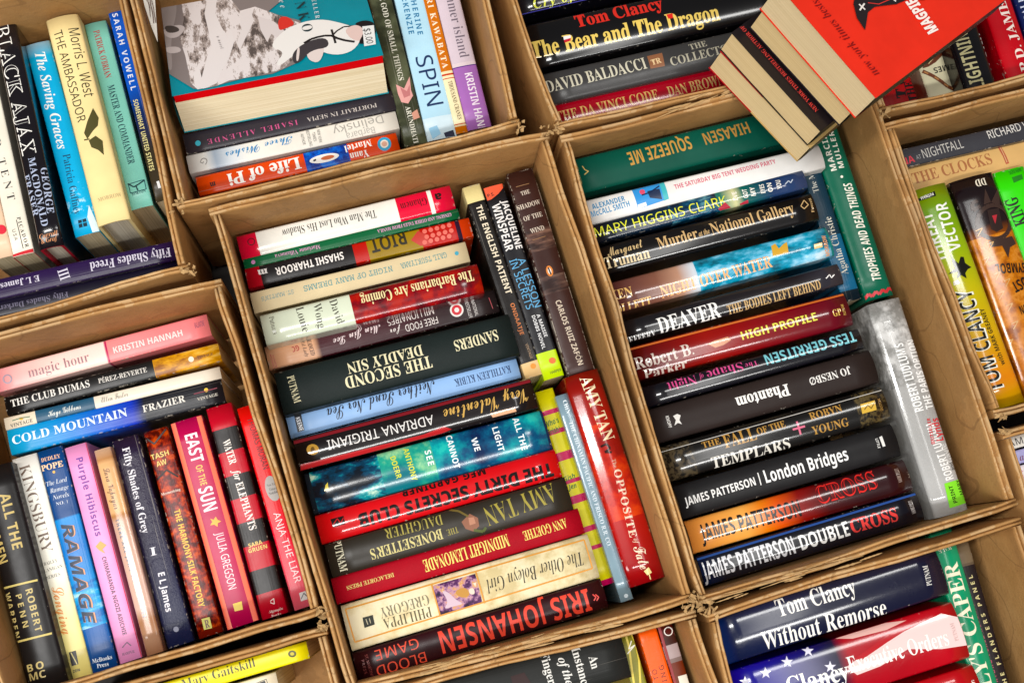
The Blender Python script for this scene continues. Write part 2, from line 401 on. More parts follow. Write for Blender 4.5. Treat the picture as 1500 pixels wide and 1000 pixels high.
def shred(root, p, r, n, along=None):
    """Torn paper at a corner (short curled scraps) or along a rim (long peeled strips of liner)."""
    V = []; Fc = []
    for _ in range(n):
        if along is None:
            q = p + Vector((random.uniform(-r, r), random.uniform(-r, r), random.uniform(-0.004, 0.0015))); an = random.uniform(0, 6.28); d = Vector((math.cos(an), math.sin(an), random.uniform(-0.6, 0.3))).normalized()
            l = random.uniform(0.003, 0.008); w_ = random.uniform(0.0006, 0.0018); K = 7; tw = random.uniform(-1.5, 1.5)
        else:
            d = (along + Vector((random.uniform(-.06, .06), random.uniform(-.06, .06), 0))).normalized(); side = Vector((-along.y, along.x, 0))
            q = p + along * random.uniform(-r * 4, r * 4) + side * random.uniform(-0.0035, 0.0035) + Vector((0, 0, random.uniform(-0.0005, 0.0012)))
            l = random.uniform(0.010, 0.035); w_ = random.uniform(0.0003, 0.0009); K = 12; tw = random.uniform(-0.6, 0.6)
        o = len(V); ph = random.uniform(0, 6.28)
        for k in range(K):
            f = k / (K - 1); c = q + d * l * (f - 0.5) + Vector((0, 0, 0.0012 * math.sin(f * 4 + ph)))
            a_ = tw * f + ph * 0.1; n_ = Vector((-d.y * math.cos(a_), d.x * math.cos(a_), math.sin(a_))); ww = w_ * (0.25 + math.sin(f * math.pi)) * random.uniform(0.5, 1.3)
            V += [c - n_ * ww, c + n_ * ww]
        for k in range(K - 1): Fc.append((o + 2 * k, o + 2 * k + 1, o + 2 * k + 3, o + 2 * k + 2))
    me = mesh_of(V, Fc, 'torn_edge'); o = link('torn_edge', me, root, [CARD_TORN]); o.matrix_parent_inverse = root.matrix_world.inverted()
    sm = o.modifiers.new('thick', 'SOLIDIFY'); sm.thickness = 0.0004
    return o
def carton(label, tl, tr, br, bl, frays=()):
    c = [P(*q, 0.0) for q in (tl, tr, br, bl)]; m = (c[0] + c[1] + c[2] + c[3]) / 4
    root = thing('cardboard_box', label, 'box', (m.x, m.y, FLOOR)); root['group'] = 'open cardboard boxes of used books'
    bpy.context.view_layer.update()
    nrm = []
    for k in range(4):
        a, b = c[k], c[(k + 1) % 4]; d = (b - a).normalized(); n = Vector((-d.y, d.x, 0))
        if n.dot(m - a) < 0: n = -n
        nrm.append(n)
    for k in range(4):
        a, b = c[k].copy(), c[(k + 1) % 4].copy(); d = (b - a).normalized()
        if k % 2: a += d * (TW + 0.0015); b -= d * (TW + 0.0015)     # the side walls butt against the end walls
        a += nrm[k] * 0.0012; b += nrm[k] * 0.0012
        wall_panel(root, a, b, nrm[k], 0)
    bt = mesh_of([*(tuple(p + (m - p) * 0.02 + Vector((0, 0, FLOOR - 0.006))) for p in c), *(tuple(p + (m - p) * 0.02 + Vector((0, 0, FLOOR - 0.002))) for p in c)], box_faces(), 'bottom_panel')
    o = link('bottom_panel', bt, root, [CARD]); o.matrix_parent_inverse = root.matrix_world.inverted()
    for (px, py, r, n, *al) in frays: shred(root, P(px, py, 0.001), r, n, (c[1] - c[0]).normalized() if al else None)
    return root
carton('cardboard box holding the cyan paperback and the dark purple book beneath upright books', (-250, 50), (176, -52), (277, 398), (-150, 512), [(275, 393, .006, 10)])
carton('cardboard box holding the book with the price sticker on its teal cover', (150, -165), (655, -275), (764, 184), (260, 308), [(259, 303, .006, 8), (760, 184, .006, 10)])
carton('cardboard box of black and red hardbacks beside the tilting stack of four', (680, -190), (1140, -320), (1264, 84), (815, 191), [(818, 190, .006, 9), (1040, 141, .012, 12, 1)])
carton('cardboard box partly under the coral red cover, holding red and black book spines', (1180, -150), (1590, -260), (1700, 66), (1292, 169), [(1296, 166, .005, 8)])
carton('cardboard box with a row of mostly black hardbacks and a silver jacketed book', (819, 195), (1267, 88), (1494, 742), (1027, 888), [(1030, 884, .008, 16), (1190, 837, .020, 10, 1), (1120, 856, .012, 6, 1)])
carton('cardboard box holding the lime green and copper book spines', (1295, 177), (1720, 75), (1860, 510), (1460, 613), [(1466, 608, .004, 8)])
carton('cardboard box edge holding the white, lavender and pink lettered thin books', (1468, 629), (1700, 566), (1800, 900), (1580, 960), [(1472, 632, .004, 10)])
carton('cardboard box holding the navy and flag patterned hardbacks and a green spine', (1036, 897), (1495, 753), (1640, 1180), (1150, 1330), [(1040, 900, .008, 12)])
carton('cardboard box holding the black spine with vertical white words and an orange book', (542, 1013), (1018, 889), (1130, 1230), (620, 1380), [(1008, 888, .005, 10), (760, 947, .020, 8, 1)])
carton('cardboard box under the yellow spine with dark serif words', (60, 1034), (476, 914), (560, 1250), (150, 1370), [(472, 916, .004, 10)])
carton('cardboard box holding the pink spine above a row of upright novels', (-150, 522), (322, 404), (473, 902), (0, 1040), [(470, 896, .005, 10)])
carton('cardboard box with the black spine of large cream capitals in its middle row', (304, 302), (802, 189), (1020, 882), (510, 1021), [(1013, 876, .006, 10), (720, 952, .016, 9, 1), (800, 192, .005, 8)])
# ------------------------------------------------------------------ books (spine ends and lettering are given as seen in the photograph; P() stands them in space)
G = 'used books packed spine up in cardboard boxes'
_b = book
def book(*a, **k): k.setdefault('group', G); return _b(*a, **k)
WH, CR, GO, BK = '#f2efe8', '#efe2bd', '#d9b258', '#0c0b0c'

# --- box at the upper left
book('p', -66, 95, 2, 378, 34, '#e3c3a8', 'peach spine with a red round mark at the photo\'s left edge', [('O', '#d8283c', 2, 336, 7, 7)])
book('p', -33, 66, 34, 373, 32, '#e6dfd0', 'white spine with spaced thin dark capitals beside the black novel with outlined capitals', [('T', 'THE RED TENT', 'r', '#3a3836', -29, 110, 17, 293, 11), ('M', 'PICADOR', 'R', '#222222', 27, 318, 40, 362, 5), ('M', 'USA', 's', '#444444', 20, 336, 24, 352, 5), ('Q', '#333333', [(24, 322), (34, 364)], 1), ('P', '#c8202c', [(18, 373), (50, 363), (52, 372), (20, 381)])], board='#c01f2c')
book('h', 4, 30, 75, 362, 35, [(0, '#131015'), (1, '#131015')], 'black hardback with white outlined capitals and orange lettering at its foot', [
    ('T', 'BLACK AJAX', 'B', WH, 1, 36, 43, 226, 21), ('T', 'BLACK AJAX', 'r', '#1a151a', 1, 36, 43, 226, 19),
    ('A', 'GEORGE', 'R', '#aab4cc', 64, 245, 74, 312, 10), ('A', 'MACDONALD', 'R', '#aab4cc', 46, 231, 66, 331, 10), ('A', 'FRASER', 'R', '#aab4cc', 37, 256, 52, 316, 10),
    ('M', 'Carroll', 'i', '#e8a070', 57, 347, 84, 340, 7), ('M', '& Graf', 'i', '#e8a070', 60, 354, 84, 348, 7)], board='#a5172a', rough=0.2, wear=0.2)
book('p', 54, 63, 128, 343, 37, [(0, '#a9cfe4'), (0.08, '#38a6cf'), (0.2, '#12a0d0'), (1, '#19a7d8')], 'cyan spine with white italic title at its top and dark blue name below', [
    ('T', 'The Saving Graces', 'I', WH, 58, 77, 92, 218, 15), ('A', 'Patricia Gaffney', 'r', '#0f4664', 97, 226, 114, 314, 11), ('P', '#0d2c3c', [(114, 323), (126, 320), (128, 331), (116, 334)]), ('Q', '#19a7d8', [(115, 328), (128, 325)], 1.2), ('Q', '#19a7d8', [(120, 321), (122, 333)], 1.2),
    ('P', '#d8ecf4', [(130, 300), (146, 336), (144, 340), (136, 342), (128, 318)])], interp='LINEAR', art=[(0.72, 1.0, 90, [(0.62, '#19a7d8'), (0.85, '#cfe6f0')])])
book('h', 89, 24, 166, 325, 49, '#ead6a2', 'thick cream hardback with thin dark capitals and a printed pair of wings', [
    ('A', 'Morris L. West', 's', '#33301f', 107, 41, 131, 141, 15), ('T', 'THE AMBASSADOR', 's', '#33301f', 84, 45, 120, 178, 13),
    ('P', '#4a4520', [(123, 195), (128, 178), (136, 158), (144, 172), (143, 184), (136, 192), (128, 204)]), ('P', '#4a4520', [(130, 206), (140, 199), (150, 206), (152, 227), (144, 220), (134, 216)]), ('Q', '#4a4520', [(123, 205), (131, 204)], 2),
    ('M', 'MORROW', 'r', '#b9a67a', 143, 293, 177, 284, 6)], wear=0.15, rough=0.45)
book('p', 139, 33, 208, 304, 33, '#86c4b6', 'pale teal spine with a red name above a dark title and a boxed bird mark', [
    ('A', "PATRICK O'BRIAN", 'R', '#b23a3a', 141, 45, 159, 114, 9), ('T', 'MASTER AND COMMANDER', 'R', '#1c3f4a', 162, 125, 193, 240, 10),
    ('Q', '#1d5058', [(188, 270), (211, 263), (214, 277), (191, 283), (188, 270)], 1.2), ('Q', '#10343a', [(187, 269), (196, 274), (203, 270), (211, 264)], 2), ('Q', '#10343a', [(199, 272), (202, 279)], 2), ('M', 'NORTON', 'r', '#1c3f4a', 193, 285, 213, 279, 5)])
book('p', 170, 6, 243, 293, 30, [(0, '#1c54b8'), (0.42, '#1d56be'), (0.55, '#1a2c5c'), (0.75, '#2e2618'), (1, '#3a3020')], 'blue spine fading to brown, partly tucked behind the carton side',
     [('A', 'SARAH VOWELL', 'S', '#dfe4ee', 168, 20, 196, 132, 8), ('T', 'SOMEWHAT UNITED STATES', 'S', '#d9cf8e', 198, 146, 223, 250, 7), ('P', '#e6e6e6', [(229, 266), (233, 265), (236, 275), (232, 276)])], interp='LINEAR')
book('p', -52, 434, 257, 366, 29, '#2a1b40', 'dark purple spine lying across the feet of the upright books, numeral III on it', [
    ('T', 'Fifty Shades Freed', 'R', '#cdc7d6', 250, 369, 132, 391, 13), ('T', 'III', 'R', '#cdc7d6', 91, 394, 96, 409, 14), ('A', 'E L James', 'R', '#cdc7d6', 58, 407, 1, 420, 9)], z=-0.058)
book('p', -45, 462, 262, 394, 24, '#171226', 'nearly hidden black purple spine squeezed against the box rim below the numeral III', [('T', 'Fifty Shades Darker', 'R', '#7e7890', 100, 431, 0, 452, 8)], z=-0.066)

# --- box with the price stickered book
book('p', 270, 211, 577, 146, 30, [(0, '#2e2a30'), (1, '#3a383e')], 'dark grey spine with pink upside-down capitals just under the tilted teal book', [
    ('A', 'ISABEL ALLENDE', 'r', '#c04a7e', 436, 179, 304, 208, 7), ('T', 'PORTRAIT IN SEPIA', 'r', '#b9b0aa', 552, 154, 450, 176, 6), ('O', '#2c9cb0', 290, 210, 4, 4)])
book('p', 275, 241, 582, 175, 27, [(0, '#d9d7d2'), (0.08, '#d9d7d2'), (0.13, '#9aa6b4'), (0.2, '#c9d0d6'), (0.3, '#dedad2'), (1, '#dcd6cb')], 'white spine with a blue script title and grey outlined surname', [
    ('T', 'Three Wishes', 'c', '#2f7fb4', 429, 204, 331, 229, 11), ('A', 'Delinsky', 's', '#9f9a92', 561, 174, 488, 193, 12), ('A', 'Barbara', 's', '#a8a39b', 549, 190, 508, 200, 9),
    ('M', 'NEW YORK', 's', '#55534e', 466, 190, 470, 209, 4), ('M', 'TIMES', 's', '#55534e', 459, 194, 462, 207, 4), ('M', 'BESTSELLING', 's', '#55534e', 450, 191, 456, 214, 4), ('M', 'AUTHOR', 's', '#55534e', 442, 196, 446, 212, 4), ('M', 'G', 's', '#8a8680', 301, 232, 297, 240, 9)], interp='LINEAR')
book('p', 289, 273, 583, 207, 28, [(0, '#d8481c'), (0.53, '#1c3f9c'), (0.75, '#d5451f'), (1, '#cf3f20')], 'orange red spine with a blue panel, white boat and blue round badge', [
    ('T', 'Life of Pi', 'B', WH, 440, 238, 334, 264, 17), ('A', 'Martel', 'R', WH, 544, 209, 505, 219, 10), ('A', 'Yann', 'R', WH, 540, 224, 513, 230, 10),
    ('O', '#f2efe8', 475, 232, 22, 6, -12), ('O', '#d06a3a', 480, 231, 10, 3, -12), ('Q', '#1a1a2a', [(459, 236), (463, 234)], 2.5),
    ('O', '#2f9cc4', 563, 211, 10, 10), ('O', '#e8dfd0', 563, 211, 6, 6), ('O', '#d9a890', 563, 211, 4, 4), ('M', 'm', 'B', '#3b1a10', 316, 270, 308, 272, 8)], art=[(0.535, 0.748, 120, [(0.3, '#132f86'), (0.6, '#2a63c8'), (0.8, '#2f7fd0')])])
book('p', 531, -105, 610, 212, 33, '#3f4230', 'dark olive spine with small spaced white capitals and a pale pink flower', [
    ('T', 'THE GOD OF SMALL THINGS', 'R', '#d9d6c6', 556, -18, 588, 118, 8), ('A', 'ARUNDHATI ROY', 'R', '#d9d6c6', 597, 156, 615, 232, 7),
    ('P', '#d79a94', [(580, 124), (592, 130), (600, 112), (602, 132), (605, 140), (598, 152), (588, 150), (583, 138)]), ('P', '#b87070', [(586, 128), (596, 134), (600, 124), (601, 140), (592, 144)]), ('P', '#c98f7a', [(603, 166), (611, 160), (615, 172), (606, 176)])],
     art=[(0, 1, 30, [(0.35, '#333626'), (0.7, '#565a44')])])
book('p', 572, -118, 648, 203, 43, [(0, '#b4d6e6'), (0.9, '#c3dfec'), (0.9, '#cfe2ea'), (1, '#e8eef0')], 'pale blue spine with one big thin navy word', [
    ('A', 'CATHERINE', 'S', '#2f76a0', 600, -26, 616, 51, 8), ('A', 'McKENZIE', 'S', '#2f76a0', 590, -14, 603, 50, 8), ('T', 'SPIN', 's', '#142c58', 620, 82, 638, 154, 24), ('P', '#1c2038', [(650, 195), (664, 190), (667, 200), (655, 206)]), ('P', '#8fc0dc', [(628, 188), (640, 184), (646, 196), (634, 204)])])
book('p', 599, -120, 677, 195, 17, [(0, '#c46a10'), (0.715, '#e6d9b4'), (0.73, '#c0402a'), (0.735, '#e6d9b4'), (0.748, '#c0402a'), (0.753, '#e9ddb8'), (0.955, '#c0402a'), (0.96, '#e6d9b4'), (0.968, '#c46a10'), (1, '#c46a10')], 'thin orange spine with a cream lower panel between the pale blue and lilac spines', [
    ('A', 'YASUNARI KAWABATA', 'R', '#f3e6cc', 614, -62, 653, 100, 8), ('T', 'THOUSAND CRANES', 'R', '#6a5a3c', 659, 119, 674, 175, 6)])
book('p', 624, -130, 703, 188, 35, [(0, '#cbbdc6'), (0.7, '#d6c8cc'), (0.715, '#4a2a78'), (0.722, '#a070ae'), (1, '#94609c')], 'lilac spine with a deeper purple lower half and white capitals', [
    ('T', 'summer island', 'r', '#6f6470', 655, -26, 681, 84, 14), ('A', 'KRISTIN HANNAH', 'S', '#e9dcea', 686, 107, 712, 212, 11)])

# --- box of black and red hardbacks at the top
book('h', 746, 0, 1130, -88, 46, [(0, '#0e0d14'), (1, '#12101c')], 'black hardback with yellow script at the very top edge', [('T', '&', 'B', WH, 749, 10, 757, 8, 11), ('T', 'Cry of the Halidon', 'I', '#d6dc3a', 781, 5, 960, -34, 13), ('Q', '#4a48b0', [(752, 23), (1130, -64)], 3)], rough=0.16)
book('h', 772, 68, 1148, -15, 66, '#0b0a0c', 'thick black hardback with a red name over a gold title', [
    ('A', 'Tom Clancy', 'B', '#cf2a1e', 843, 31, 970, 3, 19), ('T', 'The Bear and The Dragon', 'B', '#e2c360', 778, 74, 1053, 17, 23), ('P', '#e8e8e8', [(825, 54), (836, 52), (836, 56), (826, 59)]), ('P', '#c02030', [(826, 59), (836, 56), (836, 60), (827, 63)]), ('P', '#d8261e', [(976, 22), (985, 20), (986, 27), (979, 28)])], rough=0.13, wear=0.1)
book('h', 797, 130, 1170, 46, 46, '#3a3939', 'charcoal grey hardback with pale serif capitals and a small brown emblem', [
    ('A', 'DAVID BALDACCI', 'R', '#c9c3ad', 799, 128, 946, 92, 17), ('P', '#8a5a3c', [(948, 82), (970, 77), (974, 97), (953, 101)]), ('M', 'TR', 'B', '#d9b98a', 954, 92, 968, 88, 8), ('T', 'THE', 'R', '#b0aa96', 1010, 69, 1035, 63, 9), ('T', 'COLLECTORS', 'R', '#b0aa96', 982, 91, 1086, 66, 12)], rough=0.3)
book('h', 806, 171, 1165, 92, 40, '#9a1724', 'red hardback with gold capitals half hidden by the rim', [
    ('T', 'THE DA VINCI CODE', 'R', '#cfa35e', 815, 172, 964, 138, 15), ('A', 'DAN BROWN', 'R', '#c99f60', 978, 135, 1060, 116, 15)], z=-0.052, rough=0.22)

# --- box at the upper right
book('p', 1252, -30, 1324, 178, 62, '#c01418', 'red spine with heavy black lettering under the coral cover', [('T', 'THE HILL', 'B', '#1a0808', 1339, 148, 1318, 80, 13), ('T', 'Top', 'B', '#1a0808', 1321, 144, 1312, 96, 14)], z=-0.06)
book('p', 1320, -66, 1396, 168, 50, [(0, '#e4dcae'), (0.6, '#e6e0c0'), (1, '#e9e6dc')], 'cream spine with a gold chain and tassel and upside-down black capitals', [
    ('A', 'JAMES', 'S', '#2a2620', 1403, 95, 1368, 104, 8), ('A', 'P.D.', 'S', '#2a2620', 1410, 112, 1393, 117, 7),
    ('Q', '#7a3f1c', [(1352, 104), (1366, 111), (1378, 119), (1388, 127), (1404, 134), (1420, 140)], 5), ('Q', '#c98a4a', [(1354, 105), (1360, 108)], 2), ('Q', '#c98a4a', [(1369, 113), (1375, 117)], 2), ('Q', '#c98a4a', [(1383, 123), (1389, 127)], 2), ('Q', '#c98a4a', [(1394, 129), (1400, 132)], 2),
    ('P', '#6a3216', [(1352, 100), (1354, 86), (1362, 76), (1376, 70), (1382, 74), (1380, 82), (1370, 92), (1360, 98)]), ('P', '#a9683a', [(1358, 88), (1366, 78), (1374, 74), (1368, 86)]), ('P', '#b06a2a', [(1376, 68), (1388, 56), (1396, 62), (1384, 74)]), ('Q', '#e6c890', [(1360, 94), (1372, 80)], 1)])
book('h', 1373, -80, 1448, 154, 47, '#0d0c10', 'black spine with tall beige capitals beside white letters and a red numeral', [
    ('T', 'LIGHTNING', 'S', '#b9b184', 1434, 130, 1403, 36, 19), ('A', 'ED McBAIN', 'S', '#e9e6e0', 1467, 122, 1440, 47, 9), ('T', '7', 'B', '#d8321e', 1428, 26, 1424, 16, 12)], rough=0.2)
book('p', 1404, -80, 1476, 140, 12, '#e9e4da', 'thin white spine between the black and the dark red spines', [], z=-0.07)
book('h', 1433, -90, 1507, 135, 42, '#b5101c', 'dark red spine with wide white serif capitals at the right edge', [('A', 'P.D. JAMES', 'R', '#f1dfd6', 1503, 104, 1462, -10, 13)], rough=0.25)
book('h', 1473, -100, 1546, 122, 34, [(0, '#15204a'), (1, '#101226')], 'navy spine with pale marks cut by the top right corner', [('A', '& D. BALDACCI', 'r', '#c9d0e6', 1517, 60, 1484, -40, 9)], rough=0.16)

# --- box of mostly black hardbacks
book('h', 841, 258, 1205, 168, 51, '#0b4a3c', 'dark green hardback with upside-down gold capitals at the top of its box', [
    ('T', 'SQUEEZE ME', 'S', '#b88b3e', 1012, 208, 921, 233, 20), ('A', 'HIAASEN', 'S', '#a87d38', 1097, 186, 1031, 204, 18), ('Q', '#c9a85e', [(853, 243), (857, 249), (862, 251), (856, 256)], 1.4), ('M', 'ALFRED A. KNOPF', 'r', '#c9a85e', 842, 236, 851, 270, 4)], rough=0.45, wear=0.15)
book('h', 860, 311, 1205, 228, 36, [(0, '#e4e2df'), (1, '#dedbd8')], 'white hardback with a small blue picture and pink thin capitals', [
    ('A', 'ALEXANDER', 'S', '#2d86b8', 867, 303, 915, 290, 8), ('A', 'McCALL SMITH', 'S', '#2d86b8', 866, 314, 922, 298, 8), ('T', 'THE SATURDAY BIG TENT WEDDING PARTY', 'S', '#d3697c', 988, 274, 1136, 236, 7),
    ('P', '#2f8fd4', [(926, 277), (972, 265), (980, 291), (935, 306)]), ('P', '#3fb0b8', [(966, 267), (973, 265), (980, 291), (973, 294)]), ('P', '#22304e', [(948, 280), (966, 276), (970, 292), (952, 290)]), ('O', '#d84a6a', 941, 281, 4, 4), ('Q', '#14264a', [(940, 286), (952, 282), (966, 272)], 2), ('P', '#e8eef2', [(934, 300), (946, 296), (948, 301), (935, 306)])], rough=0.3)
book('h', 868, 343, 1180, 261, 28, [(0, '#0c1018'), (0.35, '#14283c'), (0.6, '#1d6a5e'), (0.66, '#c9c89a'), (0.7, '#1c6058'), (0.84, '#24365a'), (1, '#3a4a6e')], 'dark glossy spine with yellow thin capitals and green painted scenery', [
    ('A', 'MARY HIGGINS CLARK', 's', '#dfe23c', 871, 341, 1064, 293, 14), ('P', '#b0283c', [(1052, 306), (1062, 296), (1072, 304), (1060, 309)]), ('P', '#b0283c', [(1084, 298), (1096, 292), (1098, 300), (1087, 303)])]
    + [('T', s, 'S', '#f0ece2', x, y + 6, x - 3, y - 7, 7) for s, x, y in (("I'VE", 1078, 288), ('GOT', 1093, 284), ('MY', 1104, 281), ('EYES', 1118, 277), ('ON', 1129, 275), ('YOU', 1142, 271))] + [('Q', '#b9c2d0', [(1150, 270), (1155, 265), (1158, 268), (1161, 263)], 1.5)],
     interp='LINEAR', rough=0.14, art=[(0.36, 0.58, (60, (1, 3, 1)), [(0.3, '#0e1c30'), (0.55, '#1f4a66'), (0.8, '#5f8f9a')])])
book('h', 880, 382, 1195, 301, 42, '#0d0b0c', 'black glossy spine with tan serif title and script first name', [
    ('A', 'Margaret', 'c', '#d9bb86', 889, 370, 941, 355, 13), ('A', 'Truman', 'R', '#e0c898', 886, 386, 951, 369, 16), ('T', 'Murder', 'R', '#c9a672', 963, 357, 1021, 341, 17), ('T', 'at the', 'I', '#c9a672', 1023, 343, 1039, 338, 8), ('T', 'National Gallery', 'R', '#c9a672', 1041, 336, 1162, 304, 18),
    ('Q', '#c9a672', [(1173, 302), (1178, 293), (1184, 300), (1178, 306), (1173, 302)], 1.3), ('M', 'Fawcett', 'R', '#c9a672', 1191, 311, 1186, 290, 4)], rough=0.12)
book('h', 899, 435, 1217, 352, 45, [(0, '#5a3434'), (0.2, '#7c5548'), (0.3, '#b08a76'), (0.37, '#c9cfd6'), (0.45, '#2f9ab0'), (0.55, '#0e5a6a'), (0.65, '#6ab4d4'), (0.85, '#8fc4dc'), (1, '#1f8a84')], 'spine painted brown to sea blue with orange title and a gold M', [
    ('T', 'NIGHT OVER WATER', 'R', '#f0b070', 968, 428, 1130, 382, 17), ('A', 'KEN', 'R', '#f0c070', 893, 434, 926, 426, 14), ('A', 'FOLLETT', 'R', '#f0c070', 893, 457, 955, 440, 14),
    ('P', '#d0a032', [(1130, 360), (1136, 356), (1141, 364), (1148, 357), (1153, 354), (1155, 370), (1132, 376)]), ('M', 'MORROW', 'S', '#d8925a', 1214, 374, 1206, 345, 6), ('P', '#e6c080', [(1192, 358), (1204, 355), (1205, 362), (1193, 365)])], interp='LINEAR', rough=0.15,
     art=[(0.38, 0.99, (26, (1, 2.4, 1)), [(0.2, '#0a4a5c'), (0.42, '#2a8eac'), (0.6, '#86c2dc'), (0.8, '#cfe2ea')])])
book('h', 914, 486, 1232, 400, 32, [(0, '#151316'), (0.8, '#1c181b'), (1, '#33323a')], 'black glossy spine with white condensed surname and tan title', [
    ('A', 'JEFFERY', 'R', '#d6d4d2', 917, 500, 961, 487, 10), ('A', 'DEAVER', 'R', '#e6e4e0', 964, 478, 1054, 452, 23), ('T', 'THE BODIES LEFT BEHIND', 'R', '#c9a56e', 1066, 454, 1202, 416, 13), ('Q', '#d8d4d0', [(1210, 408), (1215, 402), (1218, 407), (1222, 402)], 1.5)], interp='LINEAR', rough=0.13)
book('h', 928, 532, 1244, 451, 50, [(0, '#4a1618'), (0.35, '#8a1a16'), (0.6, '#7a1a1e'), (1, '#5a1622')], 'maroon glossy spine with yellow spaced capitals', [
    ('A', 'Robert B.', 'R', '#c9b9ae', 930, 533, 1015, 510, 17), ('A', 'Parker', 'R', '#c9b9ae', 944, 549, 1007, 531, 15), ('T', 'HIGH PROFILE', 'S', '#dcd650', 1086, 492, 1196, 463, 12), ('P', '#c98a66', [(1036, 504), (1046, 499), (1066, 493), (1071, 498), (1060, 505), (1048, 509)]),
    ('Q', '#cf6a2a', [(919, 512), (1238, 430)], 3), ('M', 'GP', 'R', '#d6b050', 1220, 459, 1232, 456, 10), ('M', 'PUTNAM', 's', '#d6b050', 1238, 461, 1233, 446, 4)], interp='LINEAR', rough=0.12)
book('h', 944, 582, 1262, 495, 31, '#0b0a12', 'black glossy spine with upside-down cyan capitals and a pink title', [
    ('A', 'TESS GERRITSEN', 'S', '#74bcc6', 1253, 492, 1121, 527, 16), ('T', 'The', 'r', '#cf4a86', 1110, 531, 1092, 536, 7), ('T', 'Shape', 'r', '#cf4a86', 1088, 536, 1036, 550, 13), ('T', 'of', 'i', '#cf4a86', 1031, 551, 1024, 553, 8), ('T', 'Night', 'r', '#cf4a86', 1020, 555, 978, 567, 13)], rough=0.14)
book('h', 957, 624, 1282, 535, 51, '#2a2220', 'matte brown black hardback with upside-down white title and running dog mark', [
    ('A', 'JO NESBØ', 'R', '#e6e2dc', 1246, 542, 1186, 559, 11), ('T', 'Phantom', 'B', '#ece8e2', 1156, 570, 1079, 591, 17), ('P', '#e2ded8', [(986, 609), (992, 606), (997, 608), (995, 615), (999, 621), (993, 619), (988, 623), (990, 615)]), ('M', 'KNOPF', 'S', '#e2ded8', 977, 609, 982, 626, 5)], rough=0.42, wear=0.1)
book('h', 973, 680, 1299, 589, 52, [(0, '#1c1814'), (0.14, '#0f0d0c'), (0.86, '#0f0d0c'), (0.86, '#201b15'), (1, '#201b15')], 'black spine with gold title, pink cross and yellow horse label', [
    ('T', 'THE', 'R', '#b3863e', 1029, 652, 1055, 645, 9), ('T', 'FALL', 'R', '#b3863e', 1060, 647, 1107, 634, 19), ('T', 'OF THE', 'R', '#b3863e', 1109, 632, 1150, 620, 10), ('T', 'TEMPLARS', 'R', '#d9d4c9', 1043, 678, 1158, 648, 16),
    ('A', 'ROBYN', 'R', '#b3863e', 1186, 610, 1233, 597, 11), ('A', 'YOUNG', 'R', '#b3863e', 1190, 631, 1243, 617, 12), ('Q', '#d86a86', [(1161, 629), (1179, 624)], 3), ('Q', '#d86a86', [(1167, 617), (1173, 636)], 3), ('P', '#d0a83e', [(1260, 592), (1281, 586), (1284, 600), (1263, 606)]), ('Q', '#5a4416', [(1266, 600), (1271, 593), (1276, 598), (1280, 591)], 1.3),
    ('M', 'DUTTON', 's', '#b3863e', 1292, 601, 1287, 584, 4), ('Q', '#c9c4bc', [(968, 662), (1292, 571)], 1)], rough=0.12, art=[(0.0, 0.13, 260, [(0.4, '#14110e'), (0.6, '#4c4232')]), (0.865, 1.0, 260, [(0.4, '#14110e'), (0.62, '#54482f')])])
book('h', 994, 736, 1314, 643, 50, '#1d1c1d', 'charcoal black hardback with a white upright bar between white names', [
    ('A', 'JAMES PATTERSON', 'S', '#e6e4e1', 1003, 735, 1106, 704, 12), ('Q', '#e6e4e1', [(1110, 692), (1115, 710)], 1.6), ('T', 'London Bridges', 'S', '#efedea', 1120, 698, 1241, 664, 19), ('P', '#dcdad6', [(1288, 640), (1292, 638), (1297, 653), (1293, 654)]), ('M', 'LITTLE', 'S', '#dcdad6', 1284, 642, 1288, 656, 4)], rough=0.38, wear=0.12)
book('h', 1010, 787, 1332, 695, 49, [(0, '#d58f5c'), (0.25, '#e0a566'), (0.4, '#cf5a34'), (0.5, '#7a1c1a'), (0.62, '#3f1214'), (0.8, '#26090d'), (1, '#2a0d10')], 'peach to dark red glossy spine with tall black and red lettering', [
    ('A', 'JAMES PATTERSON', 'S', '#17100e', 1026, 781, 1172, 743, 25), ('T', 'CROSS', 'B', '#d8241e', 1196, 726, 1283, 701, 26), ('T', 'CROSS', 'r', '#5a0c10', 1196, 726, 1283, 701, 23), ('P', '#3f8fd0', [(1182, 706), (1190, 698), (1193, 699), (1192, 707), (1184, 709)]), ('M', 'LITTLE BROWN', 'R', '#a08a80', 1313, 686, 1319, 706, 6)], interp='LINEAR', rough=0.13)
book('h', 1027, 837, 1349, 740, 45, [(0, '#11203f'), (0.1, '#0d0f18'), (1, '#0c0a14')], 'navy black glossy spine with white capitals and one red word, lowest in its row', [
    ('A', 'JAMES PATTERSON', 'S', '#d9dade', 1029, 837, 1163, 797, 26), ('T', 'DOUBLE', 'S', '#f0efec', 1172, 795, 1243, 773, 22), ('T', 'CROSS', 'B', '#d83a36', 1246, 771, 1314, 752, 20), ('M', 'LITTLE BROWN', 'R', '#b0a8a4', 1333, 733, 1339, 752, 6), ('Q', '#2a4f96', [(1018, 820), (1342, 723)], 3)], interp='LINEAR', rough=0.12)
book('p', 1150, 125, 1249, 440, 27, [(0, '#0d2c3c'), (0.7, '#0f3242'), (0.7, '#14587a'), (0.95, '#155a7c'), (0.95, '#0e1a22'), (1, '#0e1a22')], 'teal blue spine half hidden at the ends of the black hardbacks', [
    ('A', 'Agatha Christie', 'r', '#d6d2c2', 1238, 402, 1212, 318, 10), ('T', 'The Murder of Roger', 'r', '#b9b8ae', 1196, 282, 1166, 190, 8)], z=-0.060)
